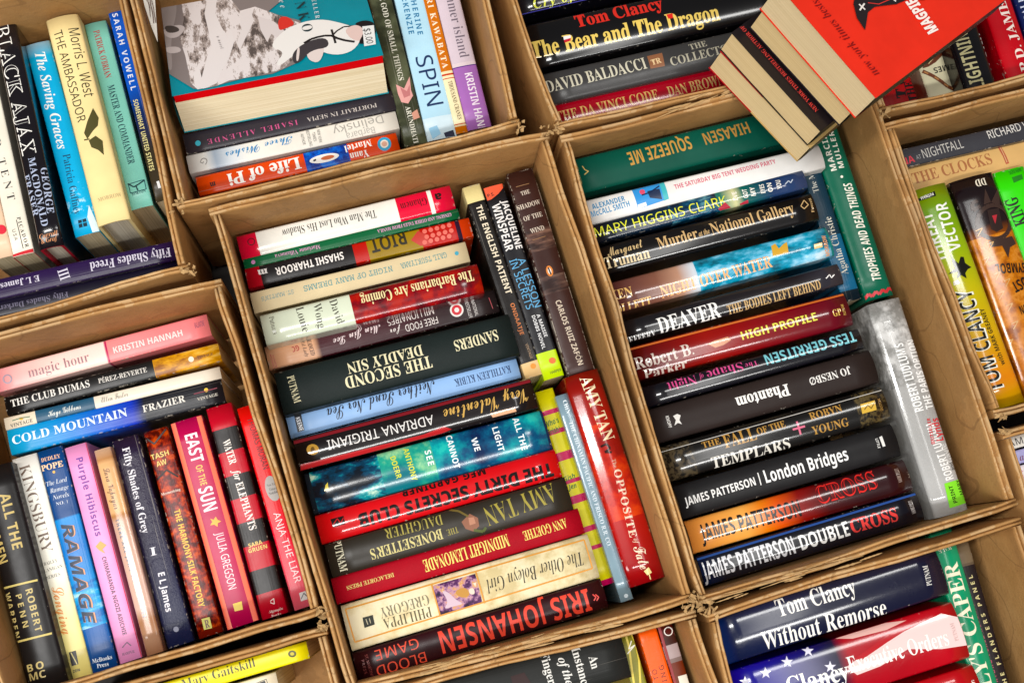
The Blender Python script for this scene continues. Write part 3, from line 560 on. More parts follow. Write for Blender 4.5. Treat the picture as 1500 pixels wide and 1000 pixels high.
book('h', 1178, 100, 1291, 436, 41, [(0, '#0c5a44'), (1, '#0d6048')], 'long green spine with white handwritten capitals ending in a red zigzag band', [
    ('T', 'TROPHIES AND DEAD THINGS', 'z', '#e6e4d6', 1285, 410, 1241, 268, 13), ('A', 'MARCIA', 'S', '#dedccf', 1222, 250, 1205, 196, 8), ('A', 'MULLER', 'S', '#dedccf', 1233, 246, 1217, 192, 8), ('O', '#e6e4d6', 1233, 259, 2, 2),
    ('Q', '#c02a34', [(1268, 438), (1273, 430), (1278, 434), (1283, 427), (1288, 431), (1293, 424), (1298, 428), (1303, 421), (1309, 424)], 4)], rough=0.3, z=-0.059)
book('h', 1296, 440, 1397, 752, 50, [(0, '#a9a8a5'), (0.06, '#8e8d8a'), (0.09, '#a6a5a3'), (0.5, '#9d9c9a'), (1, '#aaaaa9')], 'silver grey book in a crinkled clear jacket with a green sticker', [
    ('T', "ROBERT LUDLUM'S", 'S', '#eeeeec', 1347, 602, 1316, 503, 13), ('T', 'THE PARIS OPTION', 'S', '#eeeeec', 1363, 598, 1335, 497, 12), ('A', 'ROBERT LUDLUM', 'S', '#eeeeec', 1392, 702, 1362, 620, 13), ('A', 'and', 'S', '#5a5856', 1398, 688, 1394, 676, 6), ('A', 'Gayle', 'S', '#c9c9c7', 1395, 676, 1382, 650, 10), ('A', 'Lynds', 'S', '#c8202e', 1378, 645, 1370, 612, 12), ('T', 'BESTSELLER', 'S', '#c8202e', 1367, 650, 1360, 612, 5),
    ('K', '#7fdc2c', [(1383, 708), (1411, 700), (1420, 735), (1391, 744)]), ('M', 'MARY', 'S', '#1a3a10', 1411, 724, 1404, 702, 6), ('M', 'PRINT', 'S', '#1a3a10', 1400, 736, 1392, 711, 6)], rough=0.08, wear=0.0, interp='LINEAR', crinkle=1.0, art=[(0.0, 0.4, 75, [(0.3, '#83827f'), (0.5, '#a3a2a0'), (0.7, '#c6c5c3')])])

# --- box with lime green and copper spines
book('p', 1284, 241, 1575, 174, 27, '#35353a', 'charcoal spine with red and silver capitals along the top of its box', [('T', 'NA', 'S', '#c83040', 1321, 238, 1339, 232, 10), ('T', 'AT', 's', '#9a9a9a', 1342, 231, 1349, 229, 6), ('T', 'NIGHTFALL', 's', '#b9b6b0', 1351, 226, 1410, 210, 13), ('A', 'RICHARD WAGAMESE', 's', '#d9d6d0', 1447, 198, 1560, 168, 12)], z=-0.05)
book('p', 1290, 277, 1585, 205, 40, '#cda978', 'kraft tan spine with brown serif capitals and a red printed chain', [('T', 'THE CLOCKS', 'R', '#a2663c', 1337, 262, 1452, 232, 16), ('Q', '#b0543a', [(1462, 206), (1466, 218), (1471, 228), (1476, 240)], 5), ('Q', '#cda978', [(1463, 209), (1475, 238)], 1.2), ('A', 'christie', 'i', '#a2663c', 1498, 200, 1540, 188, 9)], z=-0.058)
book('h', 1363, 272, 1480, 594, 52, [(0, '#7f8a34'), (0.12, '#6f9a2a'), (0.3, '#8fa81e'), (0.5, '#c0b018'), (0.7, '#cf9e1a'), (0.88, '#d8801c'), (1, '#b8962a')], 'shiny lime to orange spine with a black jet silhouette', [
    ('T', 'VECTOR', 'S', '#f0efe6', 1400, 367, 1378, 297, 18), ('T', 'THREAT', 'S', '#e9e8de', 1380, 383, 1357, 312, 16), ('P', '#151510', [(1392, 372), (1396, 379), (1404, 386), (1407, 376), (1412, 376), (1414, 385), (1424, 391), (1418, 394), (1414, 400), (1416, 408), (1408, 403), (1402, 408), (1403, 398), (1390, 401), (1399, 393), (1395, 384)]),
    ('A', 'TOM CLANCY', 'H', '#f0efe0', 1460, 574, 1411, 424, 24), ('A', 'TOM CLANCY', 'S', '#15130c', 1460, 572, 1411, 426, 21), ('A', 'with MARK GREANEY', 'S', '#3a3010', 1470, 534, 1438, 452, 7), ('P', '#15130f', [(1345, 291), (1369, 280), (1371, 287), (1347, 294)]), ('M', 'PUTNAM', 'S', '#e9e8de', 1367, 284, 1350, 290, 4), ('P', '#e6e2d2', [(1397, 412), (1403, 410), (1407, 415), (1398, 418)])], interp='LINEAR', rough=0.14, z=-0.03)
book('h', 1425, 258, 1542, 580, 66, [(0, '#150d10'), (0.22, '#1c1012'), (0.3, '#9a5a34'), (0.5, '#b3713f'), (1, '#a86a40')], 'copper spine with black top and dark ring emblem', [
    ('M', 'DD', 'R', '#e6dcc6', 1445, 265, 1429, 269, 10), ('Q', '#3c2a24', [(1457 + 25 * math.cos(k * math.pi / 12), 325 + 25 * math.sin(k * math.pi / 12)) for k in range(25)], 6), ('P', '#2e1f1c', [(1446, 308), (1464, 304), (1470, 334), (1460, 340), (1452, 336)]), ('P', '#b02a34', [(1453, 316), (1461, 314), (1458, 328)]), ('P', '#3c2a24', [(1441, 300), (1443, 276), (1452, 296)]), ('P', '#3c2a24', [(1452, 296), (1466, 270), (1466, 300)]), ('Q', '#3c2a24', [(1436, 302), (1426, 308), (1424, 298), (1432, 294)], 5), ('P', '#3c2a24', [(1466, 350), (1484, 345), (1490, 356), (1480, 362), (1477, 378), (1468, 360), (1452, 362), (1448, 354)]),
    ('T', 'SYMBOL', 'S', '#17110d', 1504, 391, 1459, 394, 14), ('T', 'LOST', 'S', '#17110d', 1512, 408, 1484, 422, 15), ('A', 'DAN BROWN', 'S', '#17110d', 1540, 440, 1494, 455, 12)]
    + [('Q', '#cfa05e', [(x, y), (x + 9, y - 4), (x + 3, y + 8)], 1.2) for x, y in ((1430, 338), (1446, 358), (1440, 380), (1456, 402), (1462, 430), (1474, 448), (1482, 474), (1470, 412), (1476, 500))], interp='LINEAR', rough=0.25, z=-0.042, art=[(0.27, 1.0, 55, [(0.25, '#8a4f2a'), (0.45, '#b8743f'), (0.6, '#c98a52'), (0.8, '#a05f34')])])
book('p', 1478, 248, 1590, 560, 46, '#35d018', 'neon green spine with black block letters at the right edge', [('T', 'KING', 'B', '#14180c', 1497, 330, 1480, 290, 18), ('M', 'RAVEN BOOKS', 's', '#14401a', 1496, 248, 1478, 254, 5), ('P', '#1a7a14', [(1482, 260), (1497, 255), (1499, 262), (1485, 268)])], z=-0.05)
# --- box below it at the right edge
book('p', 1470, 652, 1700, 590, 18, '#e6e2da', 'white spine with spaced dark capitals at the right edge', [('T', 'AMANDA', 's', '#2a2826', 1477, 650, 1540, 632, 10)], z=-0.05)
book('p', 1474, 674, 1704, 612, 20, '#a8a6d0', 'lavender spine with dark red italics at the right edge', [('T', 'Call me', 'i', '#7a3050', 1482, 673, 1540, 657, 10)], z=-0.052)
book('p', 1480, 698, 1710, 636, 24, '#e9dfe0', 'white spine with pink script under the lavender one', [('T', 'From here', 'c', '#d87a9a', 1484, 700, 1570, 674, 14)], z=-0.055)

# --- box at the lower right
book('h', 1054, 937, 1381, 833, 77, [(0, '#12306e'), (0.06, '#141c3e'), (0.5, '#14172c'), (1, '#15152a')], 'thick glossy navy hardback with silvery white title in two lines', [
    ('A', 'Tom Clancy', 'R', '#e6e4de', 1138, 891, 1252, 857, 25), ('T', 'Without Remorse', 'R', '#eceae4', 1117, 939, 1299, 888, 26), ('M', 'PUTNAM', 'R', '#d6d4ce', 1362, 857, 1355, 828, 8)], interp='LINEAR', rough=0.09, wear=0.2, crinkle=0.25)
book('h', 1082, 1025, 1410, 922, 87, [(0, '#2a24a0'), (0.25, '#201c6a'), (0.45, '#15122e'), (0.5, '#a01420'), (1, '#b01822')], 'thick spine patterned with white stars and red and white waving stripes', [
    ('P', '#e6c9c6', [(1240, 976), (1290, 940), (1330, 922), (1380, 898), (1412, 905), (1420, 944), (1380, 950), (1330, 950), (1290, 975), (1256, 988)]), ('P', '#d8a8a0', [(1226, 935), (1300, 912), (1330, 908), (1300, 922), (1250, 935)]), ('P', '#b01822', [(1250, 965), (1300, 930), (1340, 915), (1300, 940), (1262, 966)]),
    ('A', 'Tom Clancy', 'R', '#f0eee8', 1082, 1026, 1242, 980, 27), ('T', 'Executive Orders', 'R', '#f0ece6', 1242, 974, 1388, 932, 24), ('M', 'PUTNAM', 'R', '#c9a8a4', 1402, 938, 1394, 912, 6)]
    + [('P', '#d6d4e6', [(x + r * math.cos(-1.6 + k * math.pi / 5), y + r * math.sin(-1.6 + k * math.pi / 5)) for k in range(10) for r in ((9 if k % 2 == 0 else 3.6),)]) for x, y in ((1154, 969), (1185, 953), (1122, 985), (1092, 998), (1216, 976), (1110, 1012))], interp='LINEAR', rough=0.1, wear=0.15, crinkle=0.25)
book('h', 1112, 1108, 1437, 1004, 66, '#b0141c', 'plain bright red hardback cut by the bottom edge of the photo', [('M', 'S.', 'R', '#e6dcd6', 1424, 1000, 1430, 998, 8)], rough=0.15)
book('h', 1374, 760, 1470, 1085, 36, [(0, '#17885e'), (1, '#1a8a60')], 'sea green spine with large cream capitals behind the navy hardback\'s end', [('T', "CALLY'S CAPER", 'R', '#e6e2c6', 1463, 1072, 1392, 824, 21), ('A', 'WALK', 'r', '#d6d8c6', 1394, 801, 1375, 808, 5)], z=-0.058)
book('p', 1404, 788, 1494, 1100, 27, [(0, '#6a5c4a'), (0.12, '#574a3c'), (0.13, '#191216'), (1, '#171116')], 'black spine with spaced small yellow capitals beside the bare inner cardboard', [('T', 'THE FLANDERS PANEL', 'S', '#cfc48a', 1476, 1010, 1421, 842, 6), ('A', 'ARTURO PEREZ-REVERTE', 'S', '#c04a6a', 1462, 1006, 1424, 884, 5)], z=-0.07)

# --- box at the bottom centre
book('h', 566, 1056, 917, 957, 72, '#232423', 'thick black hardback with words set crosswise in white at the bottom edge', [
    ('T', 'An', 'R', '#d9d8d2', 868, 960, 873, 978, 13), ('T', 'Instance', 'R', '#d9d8d2', 843, 948, 860, 1008, 13), ('T', 'of the', 'I', '#d9d8d2', 823, 962, 836, 1002, 13), ('T', 'Fingerpost', 'R', '#d9d8d2', 797, 955, 818, 1030, 13), ('P', '#2e1a1a', [(748, 990), (768, 984), (778, 1000), (752, 1006)])], rough=0.4, crease=0.5)
book('p', 912, 918, 1006, 1240, 23, '#7c7a34', 'olive spine with curved yellow strokes next to the black hardback\'s end', [('Q', '#d6c24a', [(915, 924), (921, 945), (925, 975), (930, 1010)], 3), ('Q', '#d6c24a', [(922, 922), (931, 940), (936, 965), (938, 1000)], 3), ('Q', '#e9e6d6', [(925, 938), (921, 950), (930, 944), (919, 957)], 1.6), ('P', '#e6e2d2', [(938, 956), (942, 955), (958, 1010), (950, 1012)])], z=-0.06)
book('p', 944, 908, 1040, 1228, 28, [(0, '#4a1a10'), (0.018, '#e8591a'), (1, '#e0521a')], 'bright orange spine with a dark top edge', [('T', 'GUIDE TO', 's', '#3a1608', 974, 1040, 958, 980, 7), ('T', 'PUBLISHING', 's', '#3a1608', 990, 1060, 968, 974, 7)], z=-0.058)
book('p', 969, 900, 1063, 1218, 23, [(0, '#4a1a16'), (0.1, '#3a1c16'), (0.14, '#a89898'), (0.2, '#7c6a66'), (0.22, '#6a3020'), (0.32, '#9a4a24'), (0.33, '#3f2218'), (1, '#3f2218')], 'brown photographic spine with a white ring mark', [('Q', '#e6e2da', [(979 + 6 * math.cos(k * math.pi / 8), 924 + 6 * math.sin(k * math.pi / 8)) for k in range(17)], 1.5), ('M', 'III', 'S', '#e6e2da', 972, 913, 979, 910, 6), ('Q', '#8a1a20', [(961, 903), (1050, 1210)], 4), ('P', '#e6e2d2', [(993, 990), (1008, 986), (1016, 1010), (998, 1010)])], z=-0.06)
# --- box at the bottom left
book('p', 154, 1038, 451, 951, 26, '#d8cc10', 'bright yellow spine with dark spaced serif words and a small round mark', [('A', 'Mary Gaitskill', 'r', '#3a3a18', 266, 1002, 373, 969, 13), ('O', '#4a4a14', 428, 957, 6, 5), ('O', '#b9ad18', 428, 957, 3, 2.5)], z=-0.05)
book('p', 112, 1086, 407, 998, 30, '#d9cfb8', 'pale spine with a small black boxed figure under the yellow spine', [('Q', '#3a3a38', [(375, 1000), (390, 994), (393, 1004)], 1), ('P', '#1a1a1a', [(378, 1000), (388, 996), (390, 1002), (380, 1006)])], z=-0.056)

# --- box at the lower left
book('p', -10, 559, 306, 475, 33, [(0, '#d98f94'), (0.09, '#e3aaa8'), (0.25, '#ecc4bc'), (0.515, '#f0cfc6'), (0.516, '#a82a54'), (0.526, '#a82a54'), (0.527, '#e48e8e'), (1, '#e48a8c')], 'pink spine with grey lower-case title and white capitals, topmost in its row', [
    ('T', 'magic hour', 'r', '#8f6a70', 41, 546, 130, 522, 14), ('A', 'KRISTIN HANNAH', 'S', '#f0d0cc', 166, 513, 267, 487, 9), ('Q', '#9a8a9a', [(11 + 6 * math.cos(k * math.pi / 8), 555 + 6 * math.sin(k * math.pi / 8)) for k in range(17)], 2), ('M', 'BALLANTINE', 's', '#8a4a66', 285, 477, 299, 473, 8)], interp='LINEAR')
book('p', 8, 595, 322, 515, 27, [(0, '#0d0c0c'), (0.68, '#0f0d0d'), (0.685, '#c08a3a'), (0.85, '#b9853a'), (1, '#c99a50')], 'black worn spine with white capitals and golden painted end', [('T', 'THE CLUB DUMAS', 'R', '#dcd8d0', 16, 591, 131, 561, 10), ('A', 'PÉREZ-REVERTE', 'R', '#d0ccc4', 144, 558, 215, 541, 7), ('O', '#e9dcc0', 280, 526, 4, 4), ('M', 'VINTAGE', 'r', '#5a3c14', 289, 524, 312, 518, 4)], wear=1.0, art=[(0.69, 1.0, (40, (1, 3, 1)), [(0.3, '#8a5520'), (0.5, '#c08a3a'), (0.75, '#dcb468')])])
book('p', 7, 621, 323, 545, 18, [(0, '#d6c9b4'), (0.14, '#2c5068'), (0.41, '#dcd2c2'), (1, '#dcd2c4')], 'thin cream spine with a slate blue band', [('A', 'Kaye Gibbons', 'c', '#d9dcd6', 70, 606, 118, 594, 8), ('T', 'Ellen Foster', 'c', '#8a8478', 148, 586, 187, 576, 8), ('M', 'VINTAGE', 'R', '#4a4438', 15, 624, 48, 615, 5), ('O', '#d0a028', 31, 613, 3, 2), ('Q', '#3a6a4a', [(18, 616), (30, 612), (44, 610)], 1.2)], z=-0.066)
book('p', 13, 648, 327, 570, 37, [(0, '#3f9cc4'), (0.2, '#1c86c6'), (0.4, '#0f5cc0'), (0.57, '#0c2fae'), (0.61, '#0c1c50'), (0.63, '#14151c'), (1, '#14141a')], 'bright blue spine turning black at one end with spaced white capitals', [('T', 'COLD MOUNTAIN', 'R', '#dcebf2', 18, 645, 186, 603, 12), ('A', 'FRAZIER', 'R', '#d9d4ca', 209, 599, 271, 583, 10), ('M', 'VINTAGE', 'R', '#b9b2a4', 289, 585, 319, 577, 4), ('O', '#dcb83a', 302, 571, 3, 3), ('Q', '#8a3a4a', [(284, 577), (300, 573), (318, 568)], 1.2)], interp='LINEAR', wear=0.8)
book('p', -68, 800, -4, 1050, 40, [(0, '#8a7a5a'), (0.75, '#8a6a4a'), (1, '#e0d6c2')], 'spine with a yellow dot at the bottom left corner', [('O', '#e0c018', -2, 962, 7, 8), ('M', 'PAR', 'S', '#8a2a2a', 6, 985, 14, 1010, 7), ('P', '#b0242c', [(10, 960), (18, 958), (26, 990), (16, 994)])], z=-0.07)
book('h', -13, 684, 71, 1008, 58, '#171414', 'wide black hardback with gold capitals and gold bands', [
    ('T', 'ALL THE', 'S', '#c9b067', 6, 722, 26, 803, 15), ('T', "KING'S MEN", 'S', '#c9b067', -26, 720, 5, 824, 14), ('A', 'ROBERT', 'S', '#cdb874', 42, 862, 57, 924, 10), ('A', 'PENN', 'S', '#cdb874', 27, 870, 38, 918, 9), ('A', 'WARREN', 'S', '#cdb874', 9, 868, 24, 934, 9),
    ('Q', '#d8c470', [(-4, 863), (54, 849)], 3), ('Q', '#d8c470', [(15, 942), (75, 927)], 3), ('M', 'BO', 'S', '#cdb874', 39, 979, 64, 972, 11), ('M', 'MC', 'S', '#cdb874', 42, 992, 67, 985, 11)], rough=0.35, z=-0.05)
book('p', 35, 668, 117, 992, 38, [(0, '#e6e3dc'), (0.55, '#e6e1d2'), (0.75, '#e9dca0'), (1, '#e8d98c')], 'white to yellow spine with thin brown capitals and an orange script word', [
    ('A', 'KINGSBURY', 'r', '#6a5444', 35, 681, 70, 808, 16), ('M', 'BAILEY', 'r', '#6f6a60', 64, 826, 84, 820, 5), ('M', 'FLANIGAN', 'r', '#6f6a60', 61, 837, 91, 828, 5), ('M', 'SERIES', 'r', '#6f6a60', 68, 846, 88, 840, 5), ('T', 'Longing', 'c', '#dd8a3a', 83, 858, 100, 928, 16), ('P', '#222020', [(101, 955), (111, 952), (115, 972), (105, 975)]), ('Q', '#e8d98c', [(104, 955), (113, 972)], 1.5), ('M', 'ZON', 'S', '#3a3630', 107, 983, 117, 980, 4)], interp='LINEAR')
book('p', 72, 657, 155, 984, 38, [(0, '#16437c'), (0.31, '#16437c'), (0.315, '#1f86cc'), (0.45, '#1572c0'), (0.65, '#2a8ccc'), (0.8, '#1a5ca4'), (1, '#143a72')], 'blue painted spine with a dark blue panel and slanted black lettering', [
    ('A', 'DUDLEY', 'R', '#e6b48a', 60, 674, 88, 667, 6), ('A', 'POPE', 'B', '#e8c49a', 60, 686, 92, 678, 9), ('O', '#e6b048', 79, 691, 2, 2), ('M', 'The Lord', 'i', '#d6dce6', 68, 709, 98, 701, 7), ('M', 'Ramage', 'i', '#d6dce6', 73, 719, 100, 712, 7), ('M', 'Novels', 'i', '#d6dce6', 77, 729, 101, 723, 7), ('M', 'NO. 1', 'r', '#d6dce6', 82, 738, 99, 734, 5),
    ('T', 'RAMAGE', 'z', '#e09a6a', 98, 766, 133, 914, 19), ('T', 'RAMAGE', 'z', '#16263e', 97, 766, 132, 914, 17), ('M', 'McBooks', 'R', '#dbe4ee', 135, 968, 164, 961, 6), ('M', 'Press', 'R', '#dbe4ee', 142, 975, 159, 971, 6)], interp='LINEAR', art=[(0.6, 0.8, (40, (3, 1, 1)), [(0.3, '#1a66ac'), (0.6, '#4aa4d8'), (0.8, '#a8d4ea')])])
book('p', 110, 652, 192, 967, 34, '#e39cc6', 'pink spine edged in red with purple title and an orange leaf', [
    ('T', 'Purple Hibiscus', 'S', '#6a2a90', 116, 670, 145, 784, 10), ('A', 'CHIMAMANDA NGOZI ADICHIE', 'S', '#38223a', 152, 815, 183, 929, 6), ('P', '#d8a050', [(140, 800), (147, 792), (156, 798), (150, 804), (154, 810), (146, 806)]), ('Q', '#5a3a5a', [(179, 948), (186, 940), (192, 945)], 1.5), ('M', 'HARPER', 'r', '#5a3a5a', 179, 958, 197, 953, 4), ('Q', '#d8304a', [(93, 657), (175, 973)], 3), ('Q', '#d8304a', [(126, 647), (208, 961)], 3)])
book('h', 149, 657, 227, 957, 26, [(0, '#d9b59a'), (0.05, '#b98a64'), (0.07, '#d9ae84'), (0.31, '#d9ae84'), (0.33, '#b08058'), (0.36, '#c9a694'), (0.78, '#d0b0a2'), (0.84, '#a87c60'), (0.94, '#b08a72'), (1, '#a87c62')], 'slim tan spine with brown script panel and tiny blue grey capitals', [('A', 'Lara Vapnyar', 'c', '#5a3a28', 155, 685, 172, 745, 9), ('T', 'THERE ARE JEWS IN MY HOUSE', 'S', '#5a687c', 171, 760, 212, 904, 5)], interp='LINEAR', wear=0.05, z=-0.056)
book('p', 182, 641, 265, 944, 40, [(0, '#241a30'), (0.5, '#201c34'), (1, '#1f2442')], 'dark navy purple upright spine with white serif words and single numeral', [('T', 'Fifty Shades of Grey', 'R', '#dcd8de', 184, 655, 214, 780, 11), ('T', 'I', 'R', '#dcd8de', 220, 808, 229, 806, 12), ('A', 'E L James', 'S', '#dcd8de', 236, 838, 248, 895, 10), ('O', '#7a7c94', 258, 921, 4, 4)], interp='LINEAR', rough=0.33, wear=1.0, crease=1.0, crinkle=0.3)
book('p', 227, 629, 309, 930, 36, [(0, '#6a1810'), (1, '#5a1412')], 'dark red ornamented spine with yellow capitals and a pale square R mark', [
    ('A', 'TASH', 'S', '#dcc06a', 221, 670, 247, 662, 8), ('A', 'AW', 'S', '#dcc06a', 229, 680, 244, 675, 8), ('T', 'THE HARMONY SILK FACTORY', 'S', '#dcb83a', 259, 746, 296, 888, 9), ('Q', '#1c0c0a', [(208, 638), (226, 650), (243, 628)], 2.5), ('Q', '#1c0c0a', [(228, 704), (244, 688), (261, 698)], 2.5), ('P', '#c9c43a', [(295, 906), (307, 903), (311, 919), (299, 922)]), ('M', 'R', 'B', '#5a1a14', 300, 914, 307, 912, 12), ('M', 'Mesmerizing', 'R', '#e6d0c0', 236, 724, 264, 716, 4)],
     art=[(0.0, 0.97, 180, [(0.35, '#4a0c08'), (0.55, '#8a2414'), (0.8, '#c0502a')])], crease=0.6)
book('p', 272, 614, 356, 915, 48, '#b0104a', 'magenta spine with orange edges and tall white capitals', [
    ('T', 'EAST', 'S', '#f2dfe2', 279, 635, 290, 676, 19), ('T', 'OF THE', 'S', '#dcb45a', 291, 681, 299, 710, 10), ('T', 'SUN', 'S', '#f2dfe2', 300, 713, 309, 747, 21), ('A', 'JULIA GREGSON', 's', '#f0d9dc', 321, 779, 341, 862, 12), ('Q', '#ee6a4a', [(252, 620), (336, 921)], 9), ('Q', '#ee6a4a', [(292, 609), (376, 910)], 9),
    ('P', '#eaa83a', [(308, 759), (313, 761), (316, 756), (319, 761), (324, 763), (319, 766), (319, 771), (314, 768), (308, 769), (311, 764)]), ('P', '#e6c83a', [(341, 884), (354, 880), (356, 892), (344, 895)])])
book('p', 320, 594, 403, 902, 39, [(k / 9.0 + (0.0 if k == 0 else -0.004), '#b02430' if k % 2 == 0 else '#1a1616') for k in range(9)], 'spine striped in broad red and black bands', [
    ('T', 'WATER', 'R', '#efe6dc', 331, 644, 342, 679, 11), ('T', 'for', 'I', '#efe6dc', 345, 687, 350, 703, 11), ('T', 'ELEPHANTS', 'R', '#efe6dc', 350, 706, 371, 775, 11), ('A', 'SARA', 'S', '#dcc06a', 364, 799, 384, 793, 6), ('A', 'GRUEN', 'S', '#dcc06a', 364, 807, 391, 799, 6), ('M', 'Algonquin', 'r', '#e0c4bc', 394, 896, 414, 890, 4), ('M', 'Books', 'r', '#e0c4bc', 398, 902, 412, 898, 4), ('Q', '#e0c4bc', [(396, 880), (401, 876), (402, 884), (396, 882)], 1.2)], wear=0.5)
book('p', 359, 595, 444, 890, 26, [(0, '#d8201e'), (0.45, '#d6262a'), (0.7, '#d8525c'), (1, '#dc7480')], 'bright red to pink upright spine with a grey oval sticker', [
    ('A', 'THOMAS MORAN', 's', '#3a0c10', 366, 612, 390, 686, 9), ('T', 'ANJA THE LIAR', 's', '#f0dcdc', 405, 750, 437, 852, 10), ('O', '#a5a29e', 399, 715, 19, 10, 74), ('M', 'New York', 'r', '#3a3836', 391, 711, 406, 707, 4), ('M', 'Times', 'r', '#3a3836', 394, 717, 405, 714, 4), ('M', 'Notable', 'r', '#3a3836', 394, 723, 407, 719, 4), ('P', '#c9c6c4', [(438, 868), (450, 864), (453, 876), (441, 880)]), ('Q', '#4a4a4a', [(441, 877), (445, 868), (450, 873)], 1.3)], interp='LINEAR')

# --- box in the centre
book('h', 350, 363, 663, 287, 37, [(0, '#d0223c'), (0.085, '#e2e0d8'), (0.735, '#d0223c'), (0.885, '#e2e0d8'), (0.905, '#d0223c'), (1, '#d0223c')], 'white spine with red ends and a narrow white stripe', [
    ('T', 'The Man Who Lost His Shadow', 'r', '#3a3834', 551, 313, 413, 342, 12), ('A', 'Ghanem', 'r', '#4a0c16', 625, 294, 587, 304, 11), ('M', 'a', 'H', '#141012', 647, 288, 638, 290, 12), ('Q', '#5a0c1a', [(368 + 5 * math.cos(k * math.pi / 8), 354 + 5 * math.sin(k * math.pi / 8)) for k in range(17)], 1.3)], rough=0.2, z=-0.06)
book('p', 357, 387, 672, 312, 15, '#0d5a34', 'thin green spine with tiny pink lettering', [('T', 'GINSENG AND OTHER TALES FROM MANILA', 'R', '#d69ac0', 661, 314, 553, 339, 5), ('A', 'Marianne Villanueva', 'r', '#d69ac0', 469, 361, 403, 376, 6), ('O', '#b070a0', 371, 384, 3, 3)], z=-0.062)
book('p', 361, 408, 690, 332, 29, [(0, '#a01c26'), (0.06, '#171314'), (0.47, '#b02a26'), (0.535, '#927833'), (0.77, '#b02a26'), (0.93, '#2a1428'), (0.95, '#c0432e'), (1, '#b83a30')], 'spine with black, gold and red scale patterned sections', [
    ('A', 'SHASHI THAROOR', 'S', '#e6e0da', 503, 374, 404, 398, 11), ('T', 'RIOT', 'S', '#2a2412', 594, 347, 543, 361, 21), ('P', '#b8382e', [(602, 352), (612, 338), (624, 344), (630, 358), (616, 360)]), ('M', 'm', 'B', '#d6d0cc', 392, 398, 378, 401, 10)]
    + [('O', '#d8685a', 622 + 9 * k + 3 * (j % 2), 355 - 2.2 * k - 8 * j, 3.4, 3.4) for k in range(5) for j in range(3)], z=-0.062)
book('p', 369, 444, 685, 368, 31, '#cdbd9c', 'beige worn spine with tiny turquoise lettering', [('A', 'GAIL TSUKIYAMA', 'm', '#4a8c92', 654, 373, 587, 390, 8), ('T', 'NIGHT OF MANY DREAMS', 'm', '#4a8c92', 575, 393, 445, 423, 8), ('M', "ST. MARTIN'S", 'm', '#7f9c9c', 430, 427, 383, 438, 6), ('O', '#3f9ab0', 669, 371, 3, 3)], rough=0.5, crease=0.8, z=-0.062)
book('h', 385, 483, 704, 406, 45, [(0, '#ccd2be'), (0.4, '#ccd2be'), (0.405, '#7a1820'), (1, '#86181e')], 'pale green and mottled dark red hardback with cream title', [
    ('T', 'The Barbarians Are Coming', 'R', '#ead9a0', 693, 403, 529, 441, 16), ('A', 'David', 'r', '#4a463c', 487, 438, 500, 473, 11), ('A', 'Wong', 'r', '#4a463c', 464, 444, 472, 480, 11), ('A', 'Louie', 'r', '#4a463c', 438, 449, 449, 485, 11), ('M', 'Putnam', 'r', '#6a665a', 397, 463, 404, 489, 7)], art=[(0.405, 1.0, 60, [(0.3, '#4f0c14'), (0.55, '#86181e'), (0.75, '#a8302a')])])
book('p', 391, 525, 728, 440, 35, [(0, '#c99a7c'), (0.2, '#d6a88a'), (0.225, '#3f1c22'), (0.6, '#38181e'), (0.75, '#2a1a1c'), (1, '#241c1c')], 'plum spine with peach end, white condensed title and red badge', [
    ('T', 'FREE FOOD', 's', '#dcd2cc', 641, 468, 594, 481, 10), ('T', 'for', 'c', '#dcd2cc', 588, 483, 572, 487, 9), ('T', 'MILLIONAIRES', 's', '#dcd2cc', 635, 455, 568, 473, 9), ('A', 'Min Jin Lee', 'c', '#d6c2c2', 558, 480, 489, 502, 11), ('O', '#d9d4ce', 669, 454, 10, 10), ('O', '#c02a34', 669, 454, 7.5, 7.5), ('O', '#d9d4ce', 669, 454, 3.5, 3.5), ('M', 'NATIONAL', 's', '#d6d0cc', 692, 440, 699, 462, 5), ('M', 'BESTSELLER', 's', '#d6d0cc', 683, 441, 690, 465, 5), ('M', 'GC', 'S', '#b0443a', 438, 509, 428, 512, 8), ('M', 'NUANCED', 'I', '#3a2420', 451, 494, 459, 520, 6), ('M', 'Ed Lady', 'i', '#3a2420', 443, 499, 450, 522, 5),
    ('Q', '#9a3a40', [(716, 436), (722, 452)], 1), ('Q', '#b0584a', [(400, 520), (406, 540)], 1), ('Q', '#b0584a', [(396, 519), (402, 540)], 1)], crease=0.5, interp='LINEAR')
book('h', 408, 576, 753, 488, 63, '#1b2322', 'large matte black green hardback with upside-down cream capitals', [
    ('A', 'SANDERS', 'R', '#dcd3ac', 729, 490, 666, 507, 16), ('T', 'THE SECOND', 'R', '#dcd3ac', 632, 529, 506, 561, 17), ('T', 'DEADLY SIN', 'R', '#dcd3ac', 619, 512, 509, 540, 16), ('M', 'PUTNAM', 'R', '#d0c8a2', 425, 550, 436, 589, 10)], rough=0.5, wear=0.05, cloth=True)
book('p', 422, 625, 759, 536, 35, '#95b4dc', 'pale blue spine with black handwritten title and a boxed black mark', [
    ('A', 'KATHLEEN KUBIK', 'R', '#24406a', 748, 540, 666, 561, 11), ('T', 'Neither Sand Nor Sea', 'c', '#14182a', 638, 566, 480, 608, 19), ('P', '#2a2c34', [(431, 609), (441, 606), (446, 630), (436, 633)]), ('M', 'KEENE', 'S', '#e6e8ec', 436, 611, 442, 630, 6)], crease=0.0)
